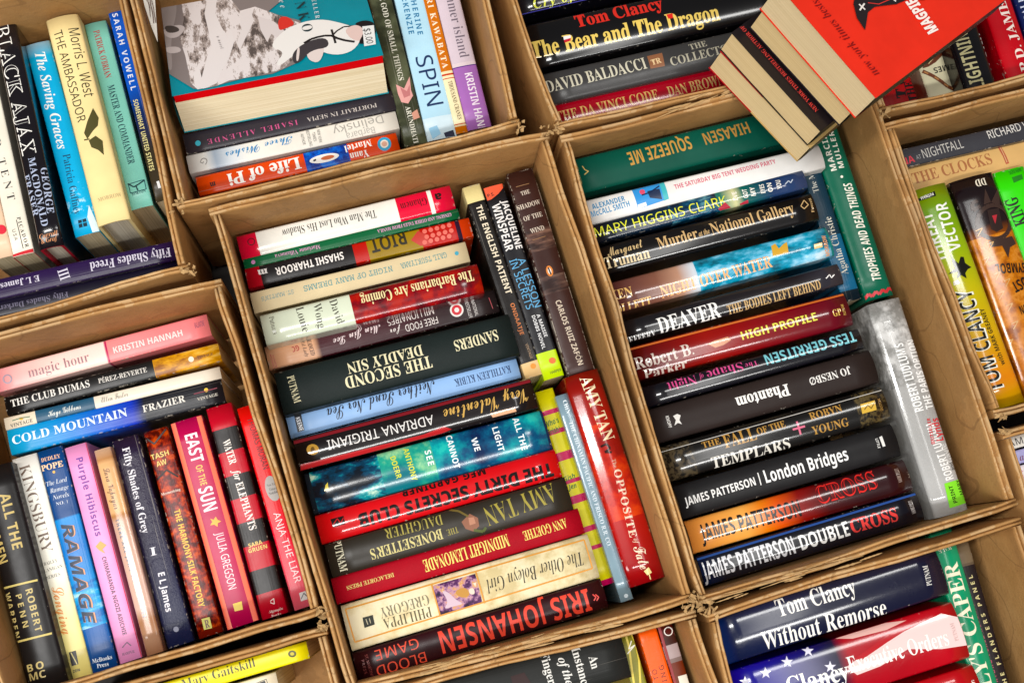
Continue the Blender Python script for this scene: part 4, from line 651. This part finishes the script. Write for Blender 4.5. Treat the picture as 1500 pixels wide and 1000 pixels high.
book('h', 434, 666, 783, 575, 47, [(0, '#120c0d'), (1, '#140d0e')], 'black glossy spine with gold script, white capitals and red lower strip', [
    ('T', 'Very Valentine', 'c', '#c9a052', 773, 578, 651, 610, 20), ('A', 'ADRIANA TRIGIANI', 's', '#e0dcd8', 635, 614, 480, 652, 14), ('O', '#b98c34', 458, 658, 9, 8), ('O', '#6a4c14', 458, 658, 3, 4), ('Q', '#7c141e', [(429, 648), (777, 557)], 5), ('P', '#b01c20', [(440, 690), (440, 680), (620, 636), (650, 624), (662, 628), (640, 637)]), ('P', '#d9a27c', [(718, 605), (754, 596), (757, 602), (722, 611)])], rough=0.13)
book('h', 452, 723, 802, 628, 61, [(0, '#0e1a24'), (0.2, '#123a4c'), (0.35, '#3f8a7a'), (0.45, '#1f7a7a'), (0.6, '#1f5a74'), (0.75, '#2a3f66'), (0.85, '#1f7a84'), (1, '#1c2c4c')], 'spine painted in teal and navy sky with stacked white words', [
    ('T', 'ALL THE', 'S', '#e6ecec', 755, 611, 769, 658, 9), ('T', 'LIGHT', 'S', '#e6ecec', 725, 625, 735, 660, 9), ('T', 'WE', 'S', '#e6ecec', 694, 641, 700, 660, 9), ('T', 'CANNOT', 'S', '#e6ecec', 657, 637, 670, 685, 9), ('T', 'SEE', 'S', '#e6ecec', 626, 659, 632, 681, 9), ('A', 'ANTHONY', 'S', '#d0d43a', 594, 656, 608, 703, 8), ('A', 'DOERR', 'S', '#d0d43a', 575, 668, 585, 700, 8), ('P', '#d6c23a', [(477, 710), (480, 706), (481, 714), (484, 717), (475, 719)])], interp='LINEAR', rough=0.2,
     art=[(0.02, 0.3, (34, (1, 2, 1)), [(0.3, '#0c141e'), (0.5, '#16405a'), (0.65, '#2f8c92'), (0.82, '#bfd8c0')]), (0.3, 0.52, 30, [(0.3, '#1a6a76'), (0.55, '#3f9a84'), (0.8, '#9ccc9a')]), (0.52, 0.99, 26, [(0.3, '#18284a'), (0.5, '#1f4f70'), (0.68, '#1c8490'), (0.85, '#46b0a8')])])
book('h', 466, 776, 818, 677, 43, '#c41218', 'bright red spine with upside-down heavy black title', [
    ('T', 'THE DIRTY SECRETS CLUB', 'H', '#170a0a', 810, 687, 526, 763, 20), ('A', 'MEG GARDINER', 'H', '#170a0a', 711, 689, 588, 723, 10), ('P', '#17100f', [(484, 760), (503, 755), (506, 767), (488, 772)]), ('Q', '#c41218', [(488, 768), (494, 759), (499, 766), (503, 758)], 1.3)], rough=0.15)
book('h', 481, 822, 834, 722, 51, [(0, '#2a251e'), (1, '#2c2720')], 'dark olive brown hardback with thin gold capitals and a painted flower', [
    ('A', 'AMY TAN', 'r', '#9c8f3a', 813, 719, 711, 757, 28), ('T', 'THE', 'r', '#a09448', 671, 775, 655, 780, 9), ('T', "BONESETTER'S", 'R', '#c9bd7c', 648, 781, 543, 812, 15), ('T', 'DAUGHTER', 'r', '#a09448', 648, 760, 564, 782, 15), ('M', 'PUTNAM', 'R', '#d6d0b4', 493, 790, 504, 836, 11),
    ('P', '#8a5a44', [(676, 764), (688, 752), (700, 758), (702, 770), (694, 778), (682, 774)]), ('P', '#b07a60', [(686, 758), (694, 757), (697, 766), (688, 769)]), ('Q', '#6a5a2a', [(658, 746), (672, 748), (686, 756)], 3), ('Q', '#4f5a2a', [(694, 776), (708, 778), (712, 772)], 4)], rough=0.36, wear=0.2)
book('h', 489, 866, 852, 762, 39, '#a83a40', 'cloth covered red hardback with pale yellow capitals', [
    ('A', 'ANN GOETHE', 'R', '#e2d06a', 830, 765, 767, 785, 14), ('T', 'MIDNIGHT LEMONADE', 'R', '#e6d670', 745, 790, 621, 829, 18), ('M', 'DELACORTE PRESS', 'R', '#d6c070', 577, 841, 508, 861, 6)], rough=0.6, cloth=True, wear=0.1)
book('h', 507, 920, 870, 813, 68, '#dacda9', 'thick cream spine with orange line frame and small purple picture', [
    ('T', 'The Other Boleyn Girl', 'i', '#3a3428', 853, 817, 713, 859, 20), ('A', 'PHILIPPA', 'r', '#5a5238', 632, 895, 562, 914, 15), ('A', 'GREGORY', 'r', '#7c745c', 628, 877, 557, 898, 15), ('P', '@portrait', [(634, 857), (696, 840), (707, 883), (645, 901)]), ('G', '#c9b0bc', [(646, 864), (656, 866), (668, 878), (680, 884), (662, 888), (650, 892), (657, 880)]), ('G', '#b9863a', [(664, 866), (682, 858), (690, 872), (676, 876)]), ('G', '#e0c9b8', [(686, 862), (694, 860), (696, 870), (688, 870)]),
    ('Q', '#cf8f3a', [(506, 892), (856, 790), (868, 832), (520, 940), (506, 892)], 2.2), ('Q', '#cf8f3a', [(632, 855), (645, 902)], 2.2), ('Q', '#cf8f3a', [(697, 837), (710, 883)], 2.2), ('P', '#23261e', [(531, 904), (546, 900), (549, 914), (534, 919)]), ('Q', '#b9b090', [(536, 906), (539, 914)], 1.2), ('Q', '#b9b090', [(541, 905), (543, 912)], 1.2)], rough=0.4, art=[(0.0, 1.0, 42, [(0.3, '#c4b48c'), (0.5, '#dacda9'), (0.7, '#e2d8ba')])])
book('h', 521, 978, 886, 868, 45, [(0, '#2a0e12'), (1, '#2e1014')], 'dark maroon hardback with big orange red upside-down capitals', [
    ('A', 'IRIS JOHANSEN', 'S', '#e0402a', 864, 877, 645, 941, 33), ('T', 'BLOOD', 's', '#dd4a30', 624, 961, 552, 983, 15), ('T', 'GAME', 's', '#dd4a30', 613, 941, 550, 960, 15), ('M', "ST. MARTIN'S", 's', '#8a3a34', 536, 958, 546, 992, 4), ('M', 'PRESS', 's', '#8a3a34', 531, 966, 536, 986, 4)]
    + [('Q', '#d83a30', [(868 + 4 * k, 870 + 0 * k), (873 + 4 * k, 874), (870 + 4 * k, 879)], 1.8) for k in range(2)], rough=0.3)
book('p', 690, 272, 783, 551, 27, [(0, '#dccf9a'), (0.085, '#14100e'), (0.925, '#d9b98a'), (1, '#d9b98a')], 'black spine with cream top and orange lower lettering beside the row ends', [
    ('T', 'THE ENGLISH PATIENT', 'S', '#e2d6bc', 701, 301, 746, 430, 9), ('A', 'ONDAATJE', 'S', '#c9743a', 750, 444, 765, 490, 6), ('M', 'VINTAGE', 's', '#a88a6a', 771, 503, 779, 525, 4), ('O', '#d88a2a', 781, 536, 4, 4)], z=-0.06)
book('p', 722, 272, 812, 553, 30, [(0, '#17171b'), (0.865, '#b9d42a'), (1, '#b9d42a')], 'black spine with white and sky blue capitals and lime green foot', [
    ('A', 'JACQUELINE', 'S', '#e6e2de', 739, 293, 761, 364, 10), ('A', 'WINSPEAR', 'S', '#e6e2de', 726, 299, 747, 367, 12), ('T', 'A LESSON', 's', '#5aa4d0', 763, 378, 789, 449, 11), ('T', 'IN SECRETS', 's', '#5aa4d0', 751, 380, 777, 452, 11), ('M', 'A MAISIE', 'S', '#d6d6d6', 788, 460, 800, 493, 5), ('M', 'DOBBS NOVEL', 'S', '#d6d6d6', 781, 462, 797, 511, 5), ('P', '#d8502a', [(708, 275), (736, 268), (737, 275), (730, 284), (720, 292), (713, 294)]), ('M', 'P.S.', 'S', '#3a0c0a', 714, 287, 724, 284, 5), ('O', '#d86a2a', 809, 528, 5, 4.5), ('M', 'HARPER', 's', '#4a5a14', 806, 546, 822, 541, 4)], z=-0.06)
book('p', 761, 250, 857, 560, 40, [(0, '#36201c'), (1, '#33201d')], 'worn brown spine with frayed white edges and an orange oval mark', [
    ('T', 'THE', 'R', '#cdbfae', 763, 284, 776, 280, 6), ('T', 'SHADOW', 'R', '#cdbfae', 758, 305, 791, 295, 7), ('T', 'OF THE', 'R', '#cdbfae', 767, 321, 794, 313, 7), ('T', 'WIND', 'R', '#cdbfae', 777, 339, 797, 333, 7), ('A', 'CARLOS RUIZ ZAFÓN', 'S', '#c9b9a4', 817, 440, 851, 534, 8), ('O', '#d07a2a', 805, 397, 8, 5, 74), ('O', '#e6ded2', 805, 397, 5, 2.6, 74), ('Q', '#1c1414', [(803, 392), (807, 402)], 2), ('Q', '#8a6440', [(756, 274), (775, 269)], 1), ('Q', '#8a6440', [(780, 352), (799, 346)], 1)], wear=1.6, z=-0.055,
     art=[(0.28, 0.38, (30, (4, 1, 1)), [(0.35, '#2a1a18'), (0.6, '#5a423a'), (0.8, '#86685a')]), (0.5, 0.58, (30, (4, 1, 1)), [(0.35, '#2a1a18'), (0.6, '#4f3a34'), (0.8, '#6a544a')])])
book('h', 851, 546, 950, 852, 54, [(0, '#7c1410'), (0.3, '#a81c12'), (0.6, '#b01c16'), (1, '#8a1016')], 'tall glossy red upright spine with cream capitals and a script last word', [
    ('A', 'AMY TAN', 'R', '#ead9b0', 857, 551, 893, 644, 18), ('T', 'The', 'R', '#c9a48c', 899, 672, 902, 684, 5), ('T', 'OPPOSITE', 'R', '#e6c9b0', 904, 687, 928, 786, 11), ('T', 'of', 'i', '#e6c9b0', 931, 788, 933, 796, 7), ('T', 'Fate', 'c', '#efdfc4', 935, 799, 946, 832, 16), ('Q', '#2a0c0a', [(880, 654), (888, 650), (894, 656), (886, 662), (896, 662)], 3), ('P', '#ead890', [(943, 836), (950, 830), (955, 838), (948, 842)]), ('Q', '#ead890', [(950, 838), (953, 848)], 1.6)], interp='LINEAR', rough=0.12, art=[(0.25, 0.7, 40, [(0.3, '#8a120e'), (0.55, '#b8200f'), (0.8, '#d0401a')])], z=-0.05)
book('p', 822, 578, 919, 879, 19, '#8299a4', 'thin grey blue spine with faint white lettering beside the tall red spine', [('A', 'CHIN', 'R', '#d6e2e6', 827, 586, 833, 605, 6), ('T', 'THE CHINAMAN PACIFIC AND FRISCO R.R. CO.', 'R', '#d0dee4', 836, 617, 893, 800, 6), ('O', '#d0dee4', 917, 872, 3, 3)], z=-0.062, rough=0.2)
book('p', 797, 571, 889, 856, 27, [(0, '#d6cc22'), (0.1, '#c0285a'), (0.125, '#d6cc22'), (0.2, '#c0285a'), (0.225, '#d6cc22'), (0.32, '#c0285a'), (0.36, '#d6cc22'), (0.46, '#c0285a'), (0.48, '#d6cc22'), (0.54, '#c0285a'), (0.58, '#d6cc22'), (0.7, '#c0285a'), (0.73, '#d6cc22'), (0.8, '#c0285a'), (0.82, '#d6cc22'), (0.97, '#c0285a'), (1, '#c0285a')], 'yellow spine with pink cross stripes behind the row ends', [
    ('T', "Who's", 'z', '#2a6a2a', 799, 622, 818, 614, 8), ('T', 'Irish?', 'z', '#2a6a2a', 803, 633, 820, 627, 8), ('A', 'Gish', 'z', '#2a6a2a', 826, 702, 842, 696, 7), ('A', 'Jen', 'z', '#2a6a2a', 832, 714, 844, 710, 7)], z=-0.075)
# ------------------------------------------------------------------ books lying flat
def flat_book(label, p_spine, p_fore, z_top, width, length, thick, cover, under, items=(), tilt=0.0, side='r', mid=None, hard=False, coords_z=None, pages=None, art=(), skew=0.0, pages_extra=None):
    """p_spine -> p_fore: the near top edge of the cover (photo pixels at height z_top); the book extends away from that edge on the side given."""
    a, b = P(*p_spine, z_top), P(*p_fore, z_top); d = (b - a).normalized(); rz = math.atan2(d.y, d.x)
    sg = -1.0 if side == 'r' else 1.0
    root = thing('paperback_book', label, 'book', (a.x, a.y, a.z), 0, 'books lying flat on top of the boxes')
    R = Matrix.Rotation(rz, 4, 'Z') @ Matrix.Rotation(tilt, 4, 'X'); root.rotation_euler = R.to_euler()
    Rinv = R.inverted()
    th = 0.0005
    # cover: front sheet, spine, back sheet in one mesh; slightly curled sheets
    V = []; Fc = []; UV = []; NX, NY = 14, 14
    def sheet(z0, thk, curl, ext=0.0):
        for s in (0, 1):
            o = len(V)
            for j in range(NY + 1):
                for i in range(NX + 1):
                    x = i / NX * width; y = j / NY * length
                    zz = z0 - s * thk + curl * ((x / width) ** 2) * (1 - j / NY * 0.6)
                    V.append((x, sg * y, zz)); UV.append((x / width, y / length))
            for j in range(NY):
                for i in range(NX):
                    q = o + j * (NX + 1) + i; f = (q, q + 1, q + NX + 2, q + NX + 1); Fc.append(f if s == 0 else f[::-1])
        n1 = (NX + 1) * (NY + 1); o = len(V) - 2 * n1
        rim = [i for i in range(NX + 1)] + [j * (NX + 1) + NX for j in range(1, NY + 1)] + [NY * (NX + 1) + i for i in range(NX - 1, -1, -1)] + [j * (NX + 1) for j in range(NY - 1, 0, -1)]
        for k in range(len(rim)):
            p, q = rim[k], rim[(k + 1) % len(rim)]; Fc.append((o + p, o + n1 + p, o + n1 + q, o + q))
    sheet(0.0, th, 0.0012); sheet(-thick + th, th, 0.0)
    o = len(V); bl = 0.0012; K = 8      # rounded spine
    for j in (0, 1):
        for k in range(K + 1):
            f = k / K; V.append((-bl * math.sin(f * math.pi), sg * j * length, -f * thick)); UV.append((0, j))
    for k in range(K): Fc.append((o + k, o + k + 1, o + K + 2 + k, o + K + 1 + k))
    me = mesh_of(V, Fc, 'cover'); uv = me.uv_layers.new(name='UVMap')
    for lp in me.loops: uv.data[lp.index].uv = UV[lp.vertex_index]
    bm = bmesh.new(); bm.from_mesh(me); bmesh.ops.recalc_face_normals(bm, faces=bm.faces[:]); bm.to_mesh(me); bm.free()
    co = link('cover', me, root, [cover_mat(cover if isinstance(cover, list) else [(0, cover), (1, cover)], 'CONSTANT', art, 0.32, 0.0), cover_mat([(0, under), (1, under)], 'CONSTANT', (), 0.4, 0.0)])
    n2 = 4 * (NX + 1) * (NY + 1)
    for p in me.polygons:
        if min(p.vertices) >= n2: p.material_index = 1
    zt, zb = -th - 0.0002, -thick + th + 0.0002
    if mid:      # a coloured first section before the plain pages
        mth, mcol = mid
        mm_ = mesh_of(box_verts(0.0012, width - 0.001, *sorted((sg * 0.0008, sg * (length - 0.001))), zt - mth, zt), box_faces(), 'coloured_flyleaf'); link('coloured_flyleaf', mm_, root, [cover_mat([(0, mcol), (0.5, mcol), (0.55, '#ee6a62'), (0.65, mcol), (1, mcol)], 'LINEAR', (), 0.3, 0.0)]); zt -= mth + 0.0001
    # pages: near edge slightly wavy, with the block leaning a little
    V = []; Fc = []; N = 24; K = 6
    for k in range(K + 1):
        f = k / K; zz = zt + (zb - zt) * f
        for i in range(N + 1):
            x = 0.0006 + (width - 0.0016) * i / N; wv = 0.00012 * math.sin(i * 0.5 + k * 0.4) + random.uniform(-0.00005, 0.00005)
            V.append((x, sg * (0.0010 + wv + skew * f), zz))
    for k in range(K):
        for i in range(N): q = k * (N + 1) + i; Fc.append((q, q + 1, q + N + 2, q + N + 1))
    o = len(V)
    for zz in (zt, zb):
        V += [(0.0006, sg * (length - 0.001), zz), (width - 0.001, sg * (length - 0.001), zz)]
    r0, r1 = 0, K * (N + 1)
    Fc += [tuple(range(r0, r0 + N + 1)) + (o + 1, o), tuple(range(r1, r1 + N + 1)) + (o + 3, o + 2), (o, o + 1, o + 3, o + 2), tuple(k * (N + 1) for k in range(K + 1)) + (o + 2, o), tuple(k * (N + 1) + N for k in range(K + 1)) + (o + 3, o + 1)]
    me = mesh_of(V, Fc, 'page_block'); bm = bmesh.new(); bm.from_mesh(me); bmesh.ops.recalc_face_normals(bm, faces=bm.faces[:]); bm.to_mesh(me); bm.free()
    link('page_block', me, root, [pages or PAPER_FLAT])
    nrm = R.to_3x3() @ Vector((0, 0, 1))
    def mp(px, py):
        o_ = Vector((0, 0, H)); q = P(px, py, 0.0) - o_; tt = (a - o_).dot(nrm) / q.dot(nrm); w_ = Rinv.to_3x3() @ (o_ + q * tt - a); return Vector((w_.x, w_.y))
    if items:
        q0, q1 = mp(*items_ref(items)), mp(items_ref(items)[0] + 10, items_ref(items)[1])
        ys = sorted((sg * 0.0004, sg * (length - 0.0004)))
        PRINTS.append(dict(items=list(items), map=mp, mm=(q1 - q0).length / 10, parent=co, z=lambda y: 0.0013, cuts=[], rough=0.35, clip=(0.0004, width - 0.0004, ys[0], ys[1])))
    return root
def items_ref(items):
    it = items[0]; return (it[4], it[5]) if it[0] in 'TAM' else it[2][0]
def W3(n, d=12):   # number helper for curved outlines
    return [k / d for k in range(n)]

# the tilted book with the price sticker: its fore edge faces the camera
flat_book('teal covered paperback with snowy mountain art and a white price sticker', (252, 141), (562, 82), -0.022, 0.203, 0.135, 0.047, '#1a8a9a', '#1a8a9a', [
    ('P', '#857a78', [(196, -30), (300, -60), (440, -20), (392, 20), (440, 32), (452, 70), (440, 92), (400, 110), (360, 116), (300, 132), (284, 132), (248, 110), (236, 60)]),
    ('G', '#9d9290', [(232, 20), (250, -10), (262, 10), (250, 60), (254, 108), (244, 100)]),
    ('P', '@rock', [(262, -20), (300, -40), (338, 0), (352, 18), (374, 12), (402, 22), (446, 38), (440, 80), (414, 104), (372, 114), (336, 120), (318, 128), (290, 133), (280, 124), (277, 108), (272, 84), (264, 60), (270, 30)]),
    ('P', '#e6dddb', [(308, -16), (318, 2), (316, 22), (324, 40), (334, 58), (338, 44), (344, 62), (336, 88), (326, 104), (318, 124), (300, 132), (286, 130), (284, 112), (292, 98), (296, 116), (303, 88), (310, 70), (305, 44), (300, 22), (304, 2)]),
    ('P', '#e2d8d6', [(352, 22), (368, 14), (372, 34), (362, 54), (352, 76), (347, 66), (354, 46)]), ('P', '#ddd2d0', [(378, 26), (402, 34), (420, 50), (410, 60), (398, 52), (392, 64), (382, 46)]),
    ('G', '#c6bab8', [(238, 44), (262, 38), (274, 42), (262, 58), (244, 58)]), ('G', '#4a4442', [(240, 40), (258, 40), (266, 48), (246, 52)]), ('G', '#c6bab8', [(240, 72), (262, 70), (268, 78), (248, 82)]),
    ('G', '#d8342c', [(408, 28), (422, 26), (434, 38), (420, 44), (408, 48)]),
    ('G', '#f0ebe6', [(395, 72), (412, 50), (438, 36), (470, 30), (500, 36), (524, 44), (530, 62), (514, 80), (484, 84), (452, 68), (430, 84), (410, 100), (404, 96), (418, 78)]), ('G', '#e6d6d0', [(450, 70), (478, 64), (470, 96), (450, 90)]), ('G', '#3f3b3f', [(428, 80), (448, 64), (478, 56), (484, 72), (456, 76), (440, 94), (430, 96)]), ('G', '#e6d6d0', [(436, 72), (440, 72), (438, 92), (434, 92)]), ('Q', '#1c191c', [(446, 66), (456, 60), (466, 57), (476, 55), (486, 55), (495, 59), (506, 62), (520, 64)], 4), ('Q', '#1c191c', [(486, 56), (494, 48), (504, 42), (518, 41)], 2.5), ('Q', '#1c191c', [(486, 46), (492, 66)], 3),
    ('G', '#e6c8c0', [(504, 46), (522, 38), (536, 46), (530, 64), (514, 60)]), ('G', '#17151a', [(518, 38), (534, 32), (550, 36), (552, 52), (538, 66), (524, 68), (534, 50), (530, 42)]),
    ('T', 'PACHINKO', 'r', '#16333a', 419, -62, 452, 49, 14), ('A', 'Min Jin Lee', 'i', '#e6eef0', 396, -66, 416, 14, 9), ('M', 'BESTSELLER', 'r', '#e6eef0', 454, -26, 466, 30, 6), ('M', 'a novel', 'i', '#5a5254', 320, 56, 326, 74, 4),
    ('K', '#f0efec', [(531, 42), (548, 40), (551, 68), (534, 71)]), ('M', '$3.00', 'm', '#4a4a4c', 537, 45, 542, 67, 8)], tilt=-0.46, side='l', mid=(0.0085, '#cc1c20'), pages=PAPER_FLAT)

# the leaning stack of four, head edges towards the photo's lower left
PG = [paper_mat(a_, b_, 2) for a_, b_ in (('#e6cd9c', '#cfb37e'), ('#e4ca98', '#ccb07a'), ('#e0c692', '#c8ab74'), ('#dcc69c', '#c4ac80'))]
Z0 = 0.004
flat_book('yellowed paperback with a thin red cover edge at the bottom of the leaning stack', (1187, 217), (1044, 66), Z0 + 0.029, 0.124, 0.19, 0.029, [(0, '#b59a6c'), (0.52, '#a81420')], '#5a4a34', [], side='r', tilt=0.17, pages=PG[0])
flat_book('black covered paperback with red capitals along its edge, second from the bottom of the stack', (1202, 193), (1053, 30), Z0 + 0.0575, 0.122, 0.19, 0.028, '#1a1416', '#2a2a22', [
    ('T', 'NEW YORK TIMES BESTSELLING AUTHOR OF THE HARD', 'R', '#c83a34', 1196, 164, 1058, 10, 6)], side='r', tilt=0.17, pages=PG[1])
flat_book('paperback with dark navy cover edge directly below the coral topmost book', (1249, 164), (1097, -2), Z0 + 0.0865, 0.122, 0.19, 0.0265, '#141220', '#3a352c', [], side='r', tilt=0.17, pages=PG[2])
flat_book('coral red paperback with black bird drawing and white capitals on top of the stack', (1283, 144), (1160, 4), Z0 + 0.122, 0.130, 0.20, 0.0345, '#da5a54', '#2a2622', [
    ('T', 'MAGPIE MURDERS', 'H', '#f2e6de', 1366, 49, 1286, -62, 18), ('M', 'new york times bestseller', 'i', '#7a0c10', 1283, 112, 1172, -20, 12),
    ('P', '#241c1e', [(1266, 46), (1254, 28), (1249, 8), (1252, -10), (1270, -30), (1330, -40), (1368, -6), (1352, 2), (1330, 0), (1312, 8), (1294, 10), (1280, 12), (1270, 20), (1268, 34)]), ('Q', '#e6ded6', [(1257, 8), (1266, 16)], 2), ('Q', '#e6ded6', [(1265, 7), (1258, 17)], 2), ('Q', '#d8342c', [(1270, 6), (1286, 8), (1300, 2), (1316, -6)], 1), ('Q', '#e6ded6', [(1306, 0), (1311, 4)], 2)], side='r', tilt=0.24, pages=PG[3])

# a handwritten card tucked inside the carton with the sticker book
def card():
    q = [(203, -30), (225, -30), (231, 62), (222, 40), (212, 10)]
    root = thing('paper_label', 'small white card with dark scribble inside the brown carton side', 'label', tuple(P(215, 10, -0.03)))
    base = Vector(root.location); zs = [-0.012, -0.02, -0.03, -0.026, -0.018]
    top = [P(x, y, z) - base for (x, y), z in zip(q, zs)]
    n = len(top); V = [*top, *[v - Vector((0, 0, 0.0006)) for v in top]]
    Fc = [tuple(range(n)), tuple(range(n, 2 * n))[::-1]] + [(k, n + k, n + (k + 1) % n, (k + 1) % n) for k in range(n)]
    me = mesh_of(V, Fc, 'paper_sheet'); bm = bmesh.new(); bm.from_mesh(me); bmesh.ops.recalc_face_normals(bm, faces=bm.faces[:]); bm.to_mesh(me); bm.free()
    link('paper_sheet', me, root, [ink('#ddd6cc', 0.6)])
    V = []; Fc = []
    for r in range(5):
        pts = []
        for k in range(9):
            px = 207 + r * 3.0 + k * 1.2 + random.uniform(-0.6, 0.6); py = -20 + k * 7 + random.uniform(-3, 3)
            pts.append(P(px, py, -0.0125 - 0.00022 * (py + 30) + 0.0012) - base)
        for k in range(8):
            d = (pts[k + 1] - pts[k]).normalized(); nn = Vector((-d.y, d.x, 0)) * 0.0004; o = len(V); V += [pts[k] - nn, pts[k + 1] - nn, pts[k + 1] + nn, pts[k] + nn]; Fc.append((o, o + 1, o + 2, o + 3))
    link('handwriting', mesh_of(V, Fc, 'handwriting'), root, [ink('#5a4038', 0.6)])
card()
flush_prints()
